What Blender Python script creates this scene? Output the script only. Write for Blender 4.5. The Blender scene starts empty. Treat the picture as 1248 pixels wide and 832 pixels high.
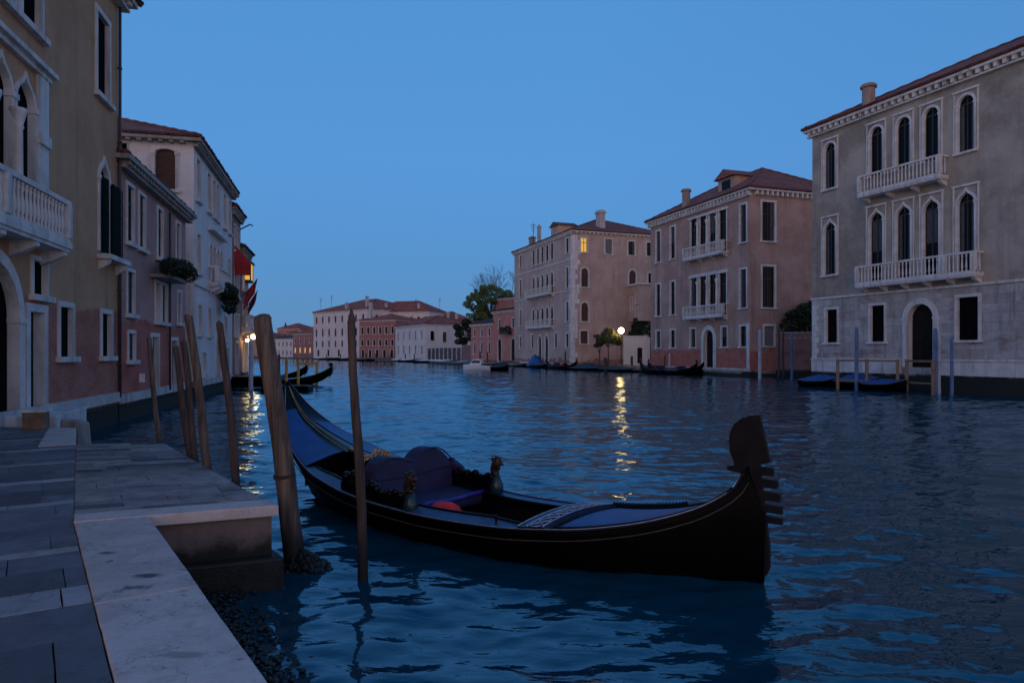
import bpy, math, random
import numpy as np
from mathutils import Vector, Matrix
R = random.Random(7)
D2 = math.radians
S = bpy.context.scene
COL = S.collection

# ------------------------------------------------------------------ camera, sky, sun, exposure
cam_d = bpy.data.cameras.new('camera')
cam = bpy.data.objects.new('camera', cam_d)
COL.objects.link(cam)
cam.location = (0, 0, 2.4)
cam.rotation_euler = (D2(90), 0, 0)
cam_d.sensor_width = 36.0
cam_d.lens = 36.0 * 860 / 1248
cam_d.shift_y = 14.0 / 1248
cam_d.clip_start = 0.05
cam_d.clip_end = 3000
S.camera = cam

SUN_EL, SUN_ROT = 1.0, 195.0
SKY_STRENGTH = 0.125
w = bpy.data.worlds.new('World')
S.world = w
w.use_nodes = True
wn, wl = w.node_tree.nodes, w.node_tree.links
wn.clear()
sky = wn.new('ShaderNodeTexSky')
sky.sky_type = 'NISHITA'
sky.sun_disc = False
sky.sun_elevation = D2(SUN_EL)
sky.sun_rotation = D2(SUN_ROT)
sky.altitude = 0
sky.air_density = 1.0
sky.dust_density = 0.6
sky.ozone_density = 6.0
# dusk: the Nishita sky is blended with the measured colours of the blue hour (bright blue ahead, darker overhead, mauve afterglow behind)
def wnode(t, **k):
    o = wn.new(t)
    for q, v_ in k.items(): setattr(o, q, v_)
    return o
wc = wnode('ShaderNodeTexCoord'); wx_ = wnode('ShaderNodeSeparateXYZ'); wl.new(wc.outputs['Generated'], wx_.inputs[0])
el = wnode('ShaderNodeValToRGB'); wl.new(wx_.outputs[2], el.inputs[0])
er = el.color_ramp
er.elements[0].position = 0.0; er.elements[0].color = (.108, .262, .505, 1)
er.elements[1].position = 1.0; er.elements[1].color = (.05, .14, .34, 1)
for p_, c_ in ((.10, (.098, .272, .55)), (.26, (.098, .298, .625)), (.44, (.086, .288, .61)), (.56, (.055, .235, .56)), (.72, (.04, .17, .45))):
    e_ = er.elements.new(p_); e_.color = (*c_, 1)
gl = wnode('ShaderNodeValToRGB'); wl.new(wx_.outputs[2], gl.inputs[0])
gr = gl.color_ramp
gr.elements[0].position = 0.0; gr.elements[0].color = (.98, .74, .62, 1)
gr.elements[1].position = 1.0; gr.elements[1].color = (.06, .14, .34, 1)
for p_, c_ in ((.2, (.80, .63, .66)), (.5, (.26, .28, .48))):
    e_ = gr.elements.new(p_); e_.color = (*c_, 1)
az = wnode('ShaderNodeMapRange', interpolation_type='SMOOTHSTEP'); wl.new(wx_.outputs[1], az.inputs[0])
az.inputs[1].default_value = .15; az.inputs[2].default_value = -.85
side = wnode('ShaderNodeMapRange'); wl.new(wx_.outputs[0], side.inputs[0])
side.inputs[1].default_value = .1; side.inputs[2].default_value = .9; side.inputs[3].default_value = 1.0; side.inputs[4].default_value = .84
def wmix(f, a_, b_, mode='MIX'):
    m_ = wnode('ShaderNodeMix', data_type='RGBA', blend_type=mode)
    for sock, v_ in ((m_.inputs[0], f), (m_.inputs[6], a_), (m_.inputs[7], b_)):
        if hasattr(v_, 'is_output'): wl.new(v_, sock)
        else: sock.default_value = v_
    return m_.outputs[2]
dusk = wmix(az.outputs[0], el.outputs[0], gl.outputs[0])
dusk = wmix(1.0, dusk, side.outputs[0], 'MULTIPLY')
bg = wnode('ShaderNodeBackground'); bg.inputs[1].default_value = SKY_STRENGTH
wo = wnode('ShaderNodeOutputWorld')
wl.new(wmix(.92, sky.outputs[0], dusk), bg.inputs[0])
wl.new(bg.outputs[0], wo.inputs[0])

sun_d = bpy.data.lights.new('sun', 'SUN')
sun_d.energy = 0.02
sun_d.angle = D2(40)
sun_d.color = (1.0, 0.72, 0.68)
sun = bpy.data.objects.new('sun', sun_d)
COL.objects.link(sun)
sun.rotation_euler = (D2(90 - 14), 0, D2(-15))

S.view_settings.view_transform = 'Standard'
S.view_settings.look = 'None'
S.view_settings.gamma = 1.0
S.view_settings.use_curve_mapping = False
S.view_settings.exposure = 3.08
S.cycles.use_denoising = True
S.cycles.max_bounces = 6
S.cycles.sample_clamp_indirect = 3.0

# ------------------------------------------------------------------ helpers: tags, meshes, materials
def tag(o, label=None, cat=None, group=None, kind=None):
    if label: o['label'] = label
    if cat: o['category'] = cat
    if group: o['group'] = group
    if kind: o['kind'] = kind
    return o

def empty(name, loc=(0, 0, 0), rz=0.0, label=None, cat=None, group=None):
    o = bpy.data.objects.new(name, None)
    o.empty_display_size = 0.3
    COL.objects.link(o)
    o.location = loc
    o.rotation_euler = (0, 0, rz)
    return tag(o, label, cat, group)

def link(name, me, parent=None, loc=(0, 0, 0), rz=0.0):
    o = bpy.data.objects.new(name, me)
    COL.objects.link(o)
    o.location = loc
    o.rotation_euler = (0, 0, rz)
    if parent: o.parent = parent
    return o

def copy_tree(o, parent=None):
    c = o.copy()
    COL.objects.link(c)
    c.parent = parent
    for ch in list(o.children): copy_tree(ch, c)
    return c

class MB:
    def __init__(s): s.v = []; s.f = []; s.uv = {}; s.mi = {}
    def add(s, vs, fs, mi=0):
        b = len(s.v)
        s.v.extend([tuple(p) for p in vs])
        for f in fs:
            if mi: s.mi[len(s.f)] = mi
            s.f.append(tuple(i + b for i in f))
        return s
    def poly(s, pts, uv=None):
        s.add(pts, [tuple(range(len(pts)))])
        if uv: s.uv[len(s.f) - 1] = uv
        return s
    def box(s, x0, x1, y0, y1, z0, z1, mi=0):
        v = [(x0, y0, z0), (x1, y0, z0), (x1, y1, z0), (x0, y1, z0), (x0, y0, z1), (x1, y0, z1), (x1, y1, z1), (x0, y1, z1)]
        return s.add(v, [(3, 2, 1, 0), (4, 5, 6, 7), (0, 1, 5, 4), (1, 2, 6, 5), (2, 3, 7, 6), (3, 0, 4, 7)], mi)
    def prism(s, pts, z0, z1):                     # polygon in xy, pulled up
        n = len(pts)
        ar = sum(pts[i][0] * pts[(i + 1) % n][1] - pts[(i + 1) % n][0] * pts[i][1] for i in range(n))
        if ar < 0: pts = pts[::-1]
        v = [(x, y, z0) for x, y in pts] + [(x, y, z1) for x, y in pts]
        f = [tuple(range(n - 1, -1, -1)), tuple(range(n, 2 * n))] + [(i, (i + 1) % n, n + (i + 1) % n, n + i) for i in range(n)]
        return s.add(v, f)
    def prismy(s, pts, y0, y1):                    # polygon in xz, pulled along y
        n = len(pts)
        v = [(x, y0, z) for x, z in pts] + [(x, y1, z) for x, z in pts]
        f = [tuple(range(n)), tuple(range(2 * n - 1, n - 1, -1))] + [(i + n, (i + 1) % n + n, (i + 1) % n, i) for i in range(n)]
        return s.add(v, f)
    def tube(s, pts, rad, n=8, cap=True):
        pts = [Vector(p) for p in pts]
        if not hasattr(rad, '__len__'): rad = [rad] * len(pts)
        up = Vector((0, 0, 1)); prev = None; vs = []
        for i, p in enumerate(pts):
            d = (pts[min(i + 1, len(pts) - 1)] - pts[max(i - 1, 0)])
            d = d.normalized() if d.length > 1e-9 else up
            if prev is None:
                a = d.cross(Vector((0.31, 0.95, 0.05)) if abs(d.z) > .9 else up).normalized()
            else:
                a = prev - d * prev.dot(d)
                a = a.normalized() if a.length > 1e-6 else d.orthogonal().normalized()
            prev = a; b = d.cross(a)
            for k in range(n):
                t = 2 * math.pi * k / n
                vs.append(p + (a * math.cos(t) + b * math.sin(t)) * rad[i])
        fs = []
        for i in range(len(pts) - 1):
            for k in range(n):
                fs.append((i * n + k, i * n + (k + 1) % n, (i + 1) * n + (k + 1) % n, (i + 1) * n + k))
        if cap:
            fs.append(tuple(range(n - 1, -1, -1))); m = (len(pts) - 1) * n
            fs.append(tuple(range(m, m + n)))
        return s.add(vs, fs)
    def lathe(s, prof, c=(0, 0, 0), n=10):         # prof: (radius, z)
        return s.tube([(c[0], c[1], c[2] + z) for r, z in prof], [max(r, .0005) for r, z in prof], n) if False else s._lathe(prof, c, n)
    def _lathe(s, prof, c, n):
        vs = []; fs = []
        for r, z in prof:
            for k in range(n):
                t = 2 * math.pi * k / n
                vs.append((c[0] + r * math.cos(t), c[1] + r * math.sin(t), c[2] + z))
        for i in range(len(prof) - 1):
            for k in range(n): fs.append((i * n + k, i * n + (k + 1) % n, (i + 1) * n + (k + 1) % n, (i + 1) * n + k))
        fs.append(tuple(range(n - 1, -1, -1))); m = (len(prof) - 1) * n
        fs.append(tuple(range(m, m + n)))
        return s.add(vs, fs)
    def ball(s, c, r, n=10, sz=1.0, jit=0):
        prof = [(r * math.sin(math.pi * i / n) + .0005, -r * sz * math.cos(math.pi * i / n)) for i in range(n + 1)]
        return s._lathe(prof, c, max(6, n))
    def grid(s, rows):                             # list of rows of points
        n = len(rows[0])
        return s.add([p for r in rows for p in r], [(i * n + k, i * n + k + 1, (i + 1) * n + k + 1, (i + 1) * n + k) for i in range(len(rows) - 1) for k in range(n - 1)])
    def mesh(s, name, mat, smooth=False):
        me = bpy.data.meshes.new(name)
        me.from_pydata(s.v, [], s.f)
        for m in (mat if isinstance(mat, (list, tuple)) else [mat]): me.materials.append(m)
        if s.mi:
            for i, k in s.mi.items(): me.polygons[i].material_index = k
        if s.uv:
            ul = me.uv_layers.new(name='UVMap')
            for i, uv in s.uv.items():
                for li, q in zip(me.polygons[i].loop_indices, uv): ul.data[li].uv = q
        if smooth: me.polygons.foreach_set('use_smooth', [True] * len(me.polygons))
        me.update()
        return me
    def build(s, name, mat, parent=None, smooth=False, bevel=0.0, loc=(0, 0, 0), rz=0.0):
        o = link(name, s.mesh(name, mat, smooth), parent, loc, rz)
        if bevel:
            b = o.modifiers.new('bevel', 'BEVEL'); b.width = bevel; b.segments = 2; b.limit_method = 'ANGLE'
        return o

class NT:                                          # short-hand for material nodes
    def __init__(s, name):
        s.m = bpy.data.materials.new(name); s.m.use_nodes = True
        s.t = s.m.node_tree; s.t.nodes.clear()
        s.out = s.n('ShaderNodeOutputMaterial'); s.p = s.n('ShaderNodeBsdfPrincipled')
        s.l(s.p.outputs[0], s.out.inputs[0])
    def n(s, t, **k):
        o = s.t.nodes.new(t)
        for a, b in k.items(): setattr(o, a, b)
        return o
    def l(s, a, b): s.t.links.new(a, b)
    def put(s, sock, v):
        if v is None: return
        if hasattr(v, 'is_output'): s.l(v, sock)
        else: sock.default_value = (*v, 1) if hasattr(v, '__len__') and len(v) == 3 and sock.type == 'RGBA' else v
    def obj(s): return s.n('ShaderNodeTexCoord').outputs['Object']
    def map(s, v, scale=(1, 1, 1), rot=(0, 0, 0), loc=(0, 0, 0)):
        m = s.n('ShaderNodeMapping'); s.l(v, m.inputs[0])
        m.inputs['Scale'].default_value = scale; m.inputs['Rotation'].default_value = rot; m.inputs['Location'].default_value = loc
        return m.outputs[0]
    def noise(s, v, scale, detail=4, rough=.55, dist=0.0):
        m = s.n('ShaderNodeTexNoise'); s.l(v, m.inputs['Vector'])
        m.inputs['Scale'].default_value = scale; m.inputs['Detail'].default_value = detail
        m.inputs['Roughness'].default_value = rough; m.inputs['Distortion'].default_value = dist
        return m.outputs[0]
    def ramp(s, f, a, b, smooth=True):
        m = s.n('ShaderNodeMapRange'); m.interpolation_type = 'SMOOTHSTEP' if smooth else 'LINEAR'
        s.put(m.inputs[0], f); m.inputs[1].default_value = a; m.inputs[2].default_value = b
        return m.outputs[0]
    def mix(s, f, a, b, mode='MIX'):
        m = s.n('ShaderNodeMix', data_type='RGBA', blend_type=mode)
        s.put(m.inputs[0], f); s.put(m.inputs[6], a); s.put(m.inputs[7], b)
        return m.outputs[2]
    def math(s, op, a, b=None, c=None):
        m = s.n('ShaderNodeMath', operation=op); s.put(m.inputs[0], a)
        if b is not None: s.put(m.inputs[1], b)
        if c is not None: s.put(m.inputs[2], c)
        return m.outputs[0]
    def xyz(s, v):
        m = s.n('ShaderNodeSeparateXYZ'); s.l(v, m.inputs[0]); return m.outputs
    def comb(s, x, y, z=0.0):
        m = s.n('ShaderNodeCombineXYZ'); s.put(m.inputs[0], x); s.put(m.inputs[1], y); s.put(m.inputs[2], z); return m.outputs[0]
    def bump(s, h, strength=.3, dist=.02, nrm=None):
        m = s.n('ShaderNodeBump'); s.put(m.inputs['Height'], h)
        m.inputs['Strength'].default_value = strength; m.inputs['Distance'].default_value = dist
        if nrm is not None: s.l(nrm, m.inputs['Normal'])
        return m.outputs[0]
    def fin(s, col=None, rough=None, nrm=None, **k):
        s.put(s.p.inputs['Base Color'], col)
        s.put(s.p.inputs['Roughness'], rough)
        if nrm is not None: s.l(nrm, s.p.inputs['Normal'])
        for a, b in k.items(): s.put(s.p.inputs[a.replace('_', ' ')], b)
        return s.m

def plain(name, col, rough=.6, var=.25, scale=6.0, bump=.1, **k):
    t = NT(name); v = t.obj()
    n = t.noise(v, scale, 5)
    c = t.mix(t.ramp(n, .3, .7), [x * (1 - var) for x in col], [min(1, x * (1 + var)) for x in col])
    return t.fin(c, rough, t.bump(t.noise(v, scale * 5, 4), bump, .01), **k)

def bricks(t, v3, c1, c2, mortar, bw=.26, bh=.075, ms=.012):
    b = t.n('ShaderNodeTexBrick'); t.l(v3, b.inputs['Vector'])
    for i, q in (('Color1', c1), ('Color2', c2), ('Mortar', mortar)): b.inputs[i].default_value = (*q, 1)
    b.inputs['Scale'].default_value = 1; b.inputs['Mortar Size'].default_value = ms
    b.inputs['Brick Width'].default_value = bw; b.inputs['Row Height'].default_value = bh
    b.inputs['Bias'].default_value = -.1
    return b.outputs

def plaster(name, a, b, brick_h=0.0, c1=(.28, .1, .07), c2=(.2, .085, .06), patch=.66, algae=.75, edge=1.6, streak=.5, seed=0):
    """weathered stucco that has fallen off the brick low down; weed-stained at the waterline"""
    t = NT(name); v = t.map(t.obj(), loc=(seed * 7.3, seed * 3.1, 0)); x, y, z = t.xyz(v)
    big = t.noise(v, .35, 6, .6); fine = t.noise(v, 3.2, 6, .65)
    col = t.mix(t.ramp(big, .35, .65), a, b)
    st = t.noise(t.map(v, (1.6, 1.6, .12)), 1.0, 5, .6)
    col = t.mix(t.math('MULTIPLY', t.ramp(st, .5, .75), streak), col, [q * .55 for q in a])
    col = t.mix(t.math('MULTIPLY', t.ramp(fine, .45, .8), .35), col, [min(1, q * 1.35) for q in b])
    bk = bricks(t, t.comb(t.math('ADD', x, y), z), c1, c2, (.3, .25, .21))
    bcol = t.mix(t.math('MULTIPLY', t.ramp(t.noise(v, 1.1, 5), .4, .7), .6), bk[0], [q * .5 for q in c1])
    lim = t.math('ADD', t.math('MULTIPLY', t.math('SUBTRACT', t.noise(v, .55, 6, .65), .5), edge * 2), brick_h)
    m = t.ramp(t.math('SUBTRACT', z, lim), .06, -.06)
    m2 = t.ramp(t.noise(t.map(v, loc=(5, 9, 2)), .8, 7, .7), patch, patch + .03)
    m = t.math('MAXIMUM', m, m2)
    col = t.mix(m, col, bcol)
    al = t.ramp(t.math('SUBTRACT', z, t.math('ADD', algae, t.math('MULTIPLY', t.math('SUBTRACT', fine, .5), .5))), .12, -.12)
    col = t.mix(al, col, (.012, .014, .009))
    h = t.math('ADD', t.math('MULTIPLY', fine, .5), t.math('MULTIPLY', t.math('MULTIPLY', bk[1], m), -.6))
    h = t.math('ADD', h, t.math('MULTIPLY', m, -.8))
    return t.fin(col, .85, t.bump(h, .6, .03))

def stone(name, a=(.55, .54, .5), dirt=(.2, .19, .17), amt=.75, scale=1.4, blocks=None, patchcol=None, algae=None, rough=.75):
    t = NT(name); v = t.obj(); x, y, z = t.xyz(v)
    n1 = t.noise(v, scale, 7, .65, .4); n2 = t.noise(v, scale * 9, 5, .6)
    st = t.noise(t.map(v, (2.5, 2.5, .25)), 1.2, 5)
    col = t.mix(t.ramp(n1, .3, .75), a, [q * .72 for q in a])
    col = t.mix(t.math('MULTIPLY', t.ramp(st, .48, .75), amt), col, dirt)
    col = t.mix(t.math('MULTIPLY', t.ramp(n2, .55, .8), .5), col, dirt)
    h = n2
    if blocks:
        bk = bricks(t, t.comb(t.math('ADD', x, y), z), (1, 1, 1), (.68, .64, .62), (.5, .47, .45), *blocks, .012)
        col = t.mix(.8, col, bk[0], 'MULTIPLY')
        h = t.math('ADD', n2, t.math('MULTIPLY', bk[1], -2))
        if patchcol:
            pm = t.ramp(t.noise(t.map(v, (.6, .6, 1.4)), .8, 7, .68), .50, .66)
            col = t.mix(t.math('MULTIPLY', pm, .8), col, patchcol)
    if algae is not None:
        al = t.ramp(t.math('SUBTRACT', z, t.math('ADD', algae, t.math('MULTIPLY', t.math('SUBTRACT', n1, .5), .5))), .1, -.1)
        col = t.mix(al, col, (.012, .014, .009))
    return t.fin(col, rough, t.bump(h, .35, .015))

def tiles(name, a=(.2, .075, .05), b=(.11, .05, .038)):
    t = NT(name)
    uv = t.n('ShaderNodeTexCoord').outputs['UV']; u, v, _ = t.xyz(uv)
    bk = bricks(t, t.comb(u, v), (1, 1, 1), (.45, .45, .45), (.25, .22, .2), .2, .38, .015)
    o = t.obj(); n = t.noise(o, .5, 6, .65)
    col = t.mix(t.ramp(n, .35, .65), a, b)
    col = t.mix(.75, col, bk[0], 'MULTIPLY')
    col = t.mix(t.math('MULTIPLY', t.ramp(t.noise(o, 2.3, 5), .55, .75), .6), col, (.09, .085, .06))
    h = t.math('ABSOLUTE', t.math('SINE', t.math('MULTIPLY', u, math.pi / .2)))
    h = t.math('ADD', h, t.math('MULTIPLY', t.math('FRACT', t.math('DIVIDE', v, .38)), -.5))
    return t.fin(col, .85, t.bump(h, 1.0, .07))

def wood(name, a, b, rough=.75, wet=False, axis=2):
    t = NT(name); v = t.obj(); sc = [9, 9, 9]; sc[axis] = .7
    n = t.noise(t.map(v, sc), 1.6, 7, .65, .6); n2 = t.noise(v, 1.3, 4)
    col = t.mix(t.ramp(n, .3, .7), a, b)
    col = t.mix(t.math('MULTIPLY', t.ramp(n2, .45, .7), .55), col, [q * .45 for q in a])
    if wet:
        z = t.xyz(v)[2]
        al = t.ramp(t.math('SUBTRACT', z, t.math('ADD', .42, t.math('MULTIPLY', t.math('SUBTRACT', n2, .5), .5))), .22, -.2)
        col = t.mix(al, col, (.014, .013, .01))
    return t.fin(col, rough, t.bump(n, .7, .012))

def emit(name, col, strength):
    t = NT(name)
    return t.fin((0, 0, 0), .5, None, Emission_Color=col, Emission_Strength=strength)

def leafmat(name, a, b):
    t = NT(name); v = t.obj()
    c = t.mix(t.ramp(t.noise(v, 1.2, 4), .35, .65), a, b)
    c = t.mix(t.math('MULTIPLY', t.noise(v, 9, 2), .5), c, [q * .5 for q in a])
    return t.fin(c, .7)

M = {}
M['stone'] = stone('istrian_stone', (.72, .69, .66), amt=.6)
M['stone_far'] = stone('istrian_stone_light', (.76, .73, .7), amt=.45)
M['stone_dark'] = stone('weathered_stone', (.33, .31, .28), (.1, .09, .08))
M['plinth'] = stone('plinth_stone', (.55, .53, .5), (.16, .15, .13), algae=.55)
M['tiles'] = tiles('roof_tiles', (.4, .13, .09), (.25, .09, .065))
M['tiles_far'] = tiles('roof_tiles_orange', (.55, .14, .08), (.36, .1, .06))
M['tiles_dark'] = tiles('roof_tiles_dark', (.09, .07, .06), (.06, .05, .045))
t_ = NT('window_glass'); M['glass'] = t_.fin((.005, .006, .008), .15, t_.bump(t_.noise(t_.obj(), 2.0, 2), .05, .02), IOR=1.3, Specular_IOR_Level=.25)
M['sash'] = plain('sash_wood', (.035, .028, .022), .6)
M['sash_white'] = plain('sash_paint', (.4, .4, .38), .6)
M['shutter_brown'] = plain('shutter_brown', (.075, .035, .025), .7)
M['shutter_green'] = plain('shutter_green', (.005, .009, .008), .85, Specular_IOR_Level=.1)
M['shutter_grey'] = plain('shutter_grey', (.16, .16, .16), .7)
M['door'] = plain('door_wood', (.014, .011, .011), .8, Specular_IOR_Level=.15)
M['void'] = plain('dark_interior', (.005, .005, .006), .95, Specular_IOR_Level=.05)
M['iron'] = plain('iron', (.02, .02, .022), .5)
M['pipe'] = plain('drain_pipe', (.07, .045, .04), .5)
M['brick_wall'] = plaster('brick_wall', (.2, .09, .07), (.24, .1, .075), 9.0, patch=2)
M['pole'] = wood('pole_wood', (.04, .027, .021), (.2, .138, .1), wet=True)
M['pole_dark'] = wood('pole_wood_dark', (.028, .017, .014), (.12, .075, .056), wet=True)
M['pole_blue'] = wood('pole_blue', (.07, .13, .26), (.12, .2, .34))
M['pole_white'] = wood('pole_white', (.4, .42, .48), (.5, .52, .58))
M['pole_yellow'] = wood('pole_yellow', (.5, .27, .05), (.62, .36, .08))
M['rail_wood'] = wood('rail_wood', (.2, .13, .08), (.3, .2, .12), axis=0)
M['deck_dark'] = wood('deck_dark', (.05, .045, .04), (.09, .08, .07), axis=0)
M['leaf'] = leafmat('leaves', (.09, .15, .04), (.15, .2, .06))
M['leaf_dark'] = leafmat('leaves_dark', (.015, .03, .012), (.03, .05, .018))
M['leaf_yellow'] = leafmat('leaves_olive', (.08, .1, .03), (.11, .12, .04))
M['bark'] = wood('bark', (.06, .045, .035), (.1, .08, .06))
M['lacquer'] = plain('black_lacquer', (.002, .002, .0026), .3, .2, 5, .05, Specular_IOR_Level=.22)
M['hull'] = plain('hull_black', (.0012, .0012, .0014), .35, .2, 4, .05, Specular_IOR_Level=.045)
M['blue_cover'] = plain('blue_cover', (.010, .06, .235), .5, .25, 3.0, .2)
M['sky_tinted_deck'] = plain('sky_tinted_deck', (.035, .075, .17), .35, .2, 5.0, .1)  # blue of the side decks is sky reflection put into the colour
M['navy'] = plain('navy_upholstery', (.018, .016, .06), .75, .25, 6, .2)
M['purple'] = plain('purple_piping', (.04, .025, .3), .5)
M['red'] = plain('red_cloth', (.8, .015, .01), .7)
M['red_flag'] = plain('flag_red', (.4, .02, .025), .8)
M['trim'] = plain('trim_brown', (.06, .042, .03), .5, .3, 8, .1)
M['gold'] = plain('gilding', (.45, .28, .1), .4, .3, 8, .2, Metallic=.7)
M['rope'] = plain('rope_gold', (.45, .3, .16), .8, .4, 30, .5)
M['ferro'] = plain('ferro_iron', (.012, .0105, .011), .55, .3, 5, .15, Specular_IOR_Level=.2)
M['silver'] = plain('silver_trim', (.45, .46, .55), .35, .25, 12, .2, Metallic=.6)
M['teal'] = plain('teal_enamel', (.007, .036, .046), .3)
M['orange'] = plain('orange_paint', (.5, .12, .02), .5)
M['white_paint'] = plain('white_paint', (.7, .7, .7), .4, .1)
M['boat_window'] = plain('boat_window', (.01, .012, .015), .1)
M['tarp_blue'] = plain('tarpaulin_blue', (.012, .07, .25), .6)
M['tarp_dark'] = plain('tarpaulin_dark', (.02, .022, .03), .6)
M['weed'] = plain('seaweed', (.008, .009, .007), .3, .5, 15, .8)
M['cardboard'] = plain('cardboard', (.2, .13, .08), .85)
M['lamp_warm'] = emit('lamp_glass_warm', (1.0, .62, .22), 4)
M['lamp_white'] = emit('lamp_glass_pale', (1.0, .78, .45), 7)
M['lit'] = emit('lit_window', (1.0, .55, .1), .09)
M['lit_shop'] = emit('lit_shopfront', (1.0, .45, .12), .05)

# ------------------------------------------------------------------ water
def water():
    def axis(lo, hi, c, s0, g):
        out = [c]; x = c
        while x < hi: x += max(s0, g * abs(x - c)); out.append(x)
        x = c; neg = []
        while x > lo: x -= max(s0, g * abs(x - c)); neg.append(x)
        return np.array(neg[::-1] + out)
    xs = axis(-160, 220, 0.6, .05, .0085); ys = axis(-12, 620, 4.5, .042, .0042)
    X, Y = np.meshgrid(xs, ys)
    dx = np.maximum(.05, .0085 * np.abs(X - .6)); dy = np.maximum(.042, .0042 * np.abs(Y - 4.5))
    sp = np.maximum(dx * .6, dy)
    rs = np.random.RandomState(5); Z = np.zeros_like(X)
    wx = X + .35 * np.sin(Y * .9 + .6 * np.sin(X * .5)); wy = Y + .3 * np.sin(X * .8 + 1.3 * np.sin(Y * .31))
    for lam, amp, num, spread in WAVES:
        for _ in range(num):
            l = lam * rs.uniform(.75, 1.3); th = math.radians(100) + rs.normal(0, spread)
            k = 2 * math.pi / l; ph = rs.uniform(0, 6.283)
            fade = np.clip((l / sp - 2.2) / 2, 0, 1)
            c = np.cos(k * (wx * math.cos(th) + wy * math.sin(th)) + ph)
            Z += fade * amp * rs.uniform(.6, 1.3) * (c + .25 * c * c)
    Z -= Z.mean()
    nx, ny = len(xs), len(ys)
    me = bpy.data.meshes.new('water')
    co = np.stack([X, Y, Z], -1).reshape(-1, 3).astype(np.float32)
    idx = np.arange(nx * ny).reshape(ny, nx)
    q = np.stack([idx[:-1, :-1], idx[:-1, 1:], idx[1:, 1:], idx[1:, :-1]], -1).reshape(-1, 4).astype(np.int32)
    me.vertices.add(len(co)); me.vertices.foreach_set('co', co.ravel())
    me.loops.add(q.size); me.loops.foreach_set('vertex_index', q.ravel())
    me.polygons.add(len(q)); me.polygons.foreach_set('loop_start', np.arange(0, q.size, 4, dtype=np.int32))
    me.polygons.foreach_set('loop_total', np.full(len(q), 4, np.int32))
    me.polygons.foreach_set('use_smooth', np.ones(len(q), bool))
    me.update(calc_edges=True)
    t = NT('canal_water'); v = t.obj()
    n1 = t.noise(t.map(v, (1.0, 1.9, 1), (0, 0, D2(8))), 1.5, 3, .5, .5)
    n2 = t.noise(t.map(v, (1.0, 1.6, 1), (0, 0, D2(-12))), 5.0, 3, .55, .3)
    h = t.math('ADD', t.math('MULTIPLY', n1, .75), t.math('MULTIPLY', n2, .12))
    nb = t.bump(h, WATER_BUMP, .05)
    fr = t.n('ShaderNodeFresnel'); fr.inputs['IOR'].default_value = 1.5; t.l(nb, fr.inputs['Normal'])
    df = t.n('ShaderNodeBsdfDiffuse'); df.inputs[0].default_value = (.001, .047, .072, 1); t.l(nb, df.inputs['Normal'])
    gs = t.n('ShaderNodeBsdfGlossy'); gs.inputs['Color'].default_value = (.68, .88, 1.0, 1); gs.inputs['Roughness'].default_value = .03; t.l(nb, gs.inputs['Normal'])
    mx = t.n('ShaderNodeMixShader'); t.l(fr.outputs[0], mx.inputs[0]); t.l(df.outputs[0], mx.inputs[1]); t.l(gs.outputs[0], mx.inputs[2])
    t.l(mx.outputs[0], t.out.inputs[0]); t.t.nodes.remove(t.p)
    me.materials.append(t.m)
    tag(link('water', me), 'rippled blue-green canal water', None, None, 'structure')
WAVES = [(5.5, .012, 4, .5), (2.2, .0068, 6, .5), (1.1, .0042, 8, .7), (.55, .0026, 10, .9), (.3, .0010, 10, 1.2)]
WATER_BUMP = .55
water()

# ------------------------------------------------------------------ quay and jetty (near left)
Q = .8
U = Vector((-.5635, .8261)); V = Vector((-.8261, -.5635))       # along the edge (away), and inland
A0 = Vector((-4.11, 6.615)); B0 = Vector((-2.44, 7.32)); C0 = Vector((-6.24, 12.62)); E0 = Vector((-7.6, 12.29))
def clip(poly, halves):                                           # Sutherland-Hodgman; half-plane: (point, normal), keep dot>=0
    for p, n in halves:
        out = []
        for i in range(len(poly)):
            a, b = poly[i], poly[(i + 1) % len(poly)]
            da, db = (a - p).dot(n), (b - p).dot(n)
            if da >= 0: out.append(a)
            if (da >= 0) != (db >= 0): out.append(a + (b - a) * (da / (da - db)))
        poly = out
        if len(poly) < 3: return []
    return poly
def inset(poly, g):
    c = sum(poly, Vector((0, 0))) / len(poly)
    n = len(poly)
    ar = sum(poly[i].x * poly[(i + 1) % n].y - poly[(i + 1) % n].x * poly[i].y for i in range(n))
    hs = []
    for i in range(n):
        a, b = poly[i], poly[(i + 1) % n]; e = (b - a)
        if e.length < 1e-6: continue
        e.normalize(); nn = Vector((-e.y, e.x)) * (1 if ar > 0 else -1)
        hs.append((a + nn * g, nn))
    return clip(poly, hs)

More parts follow.
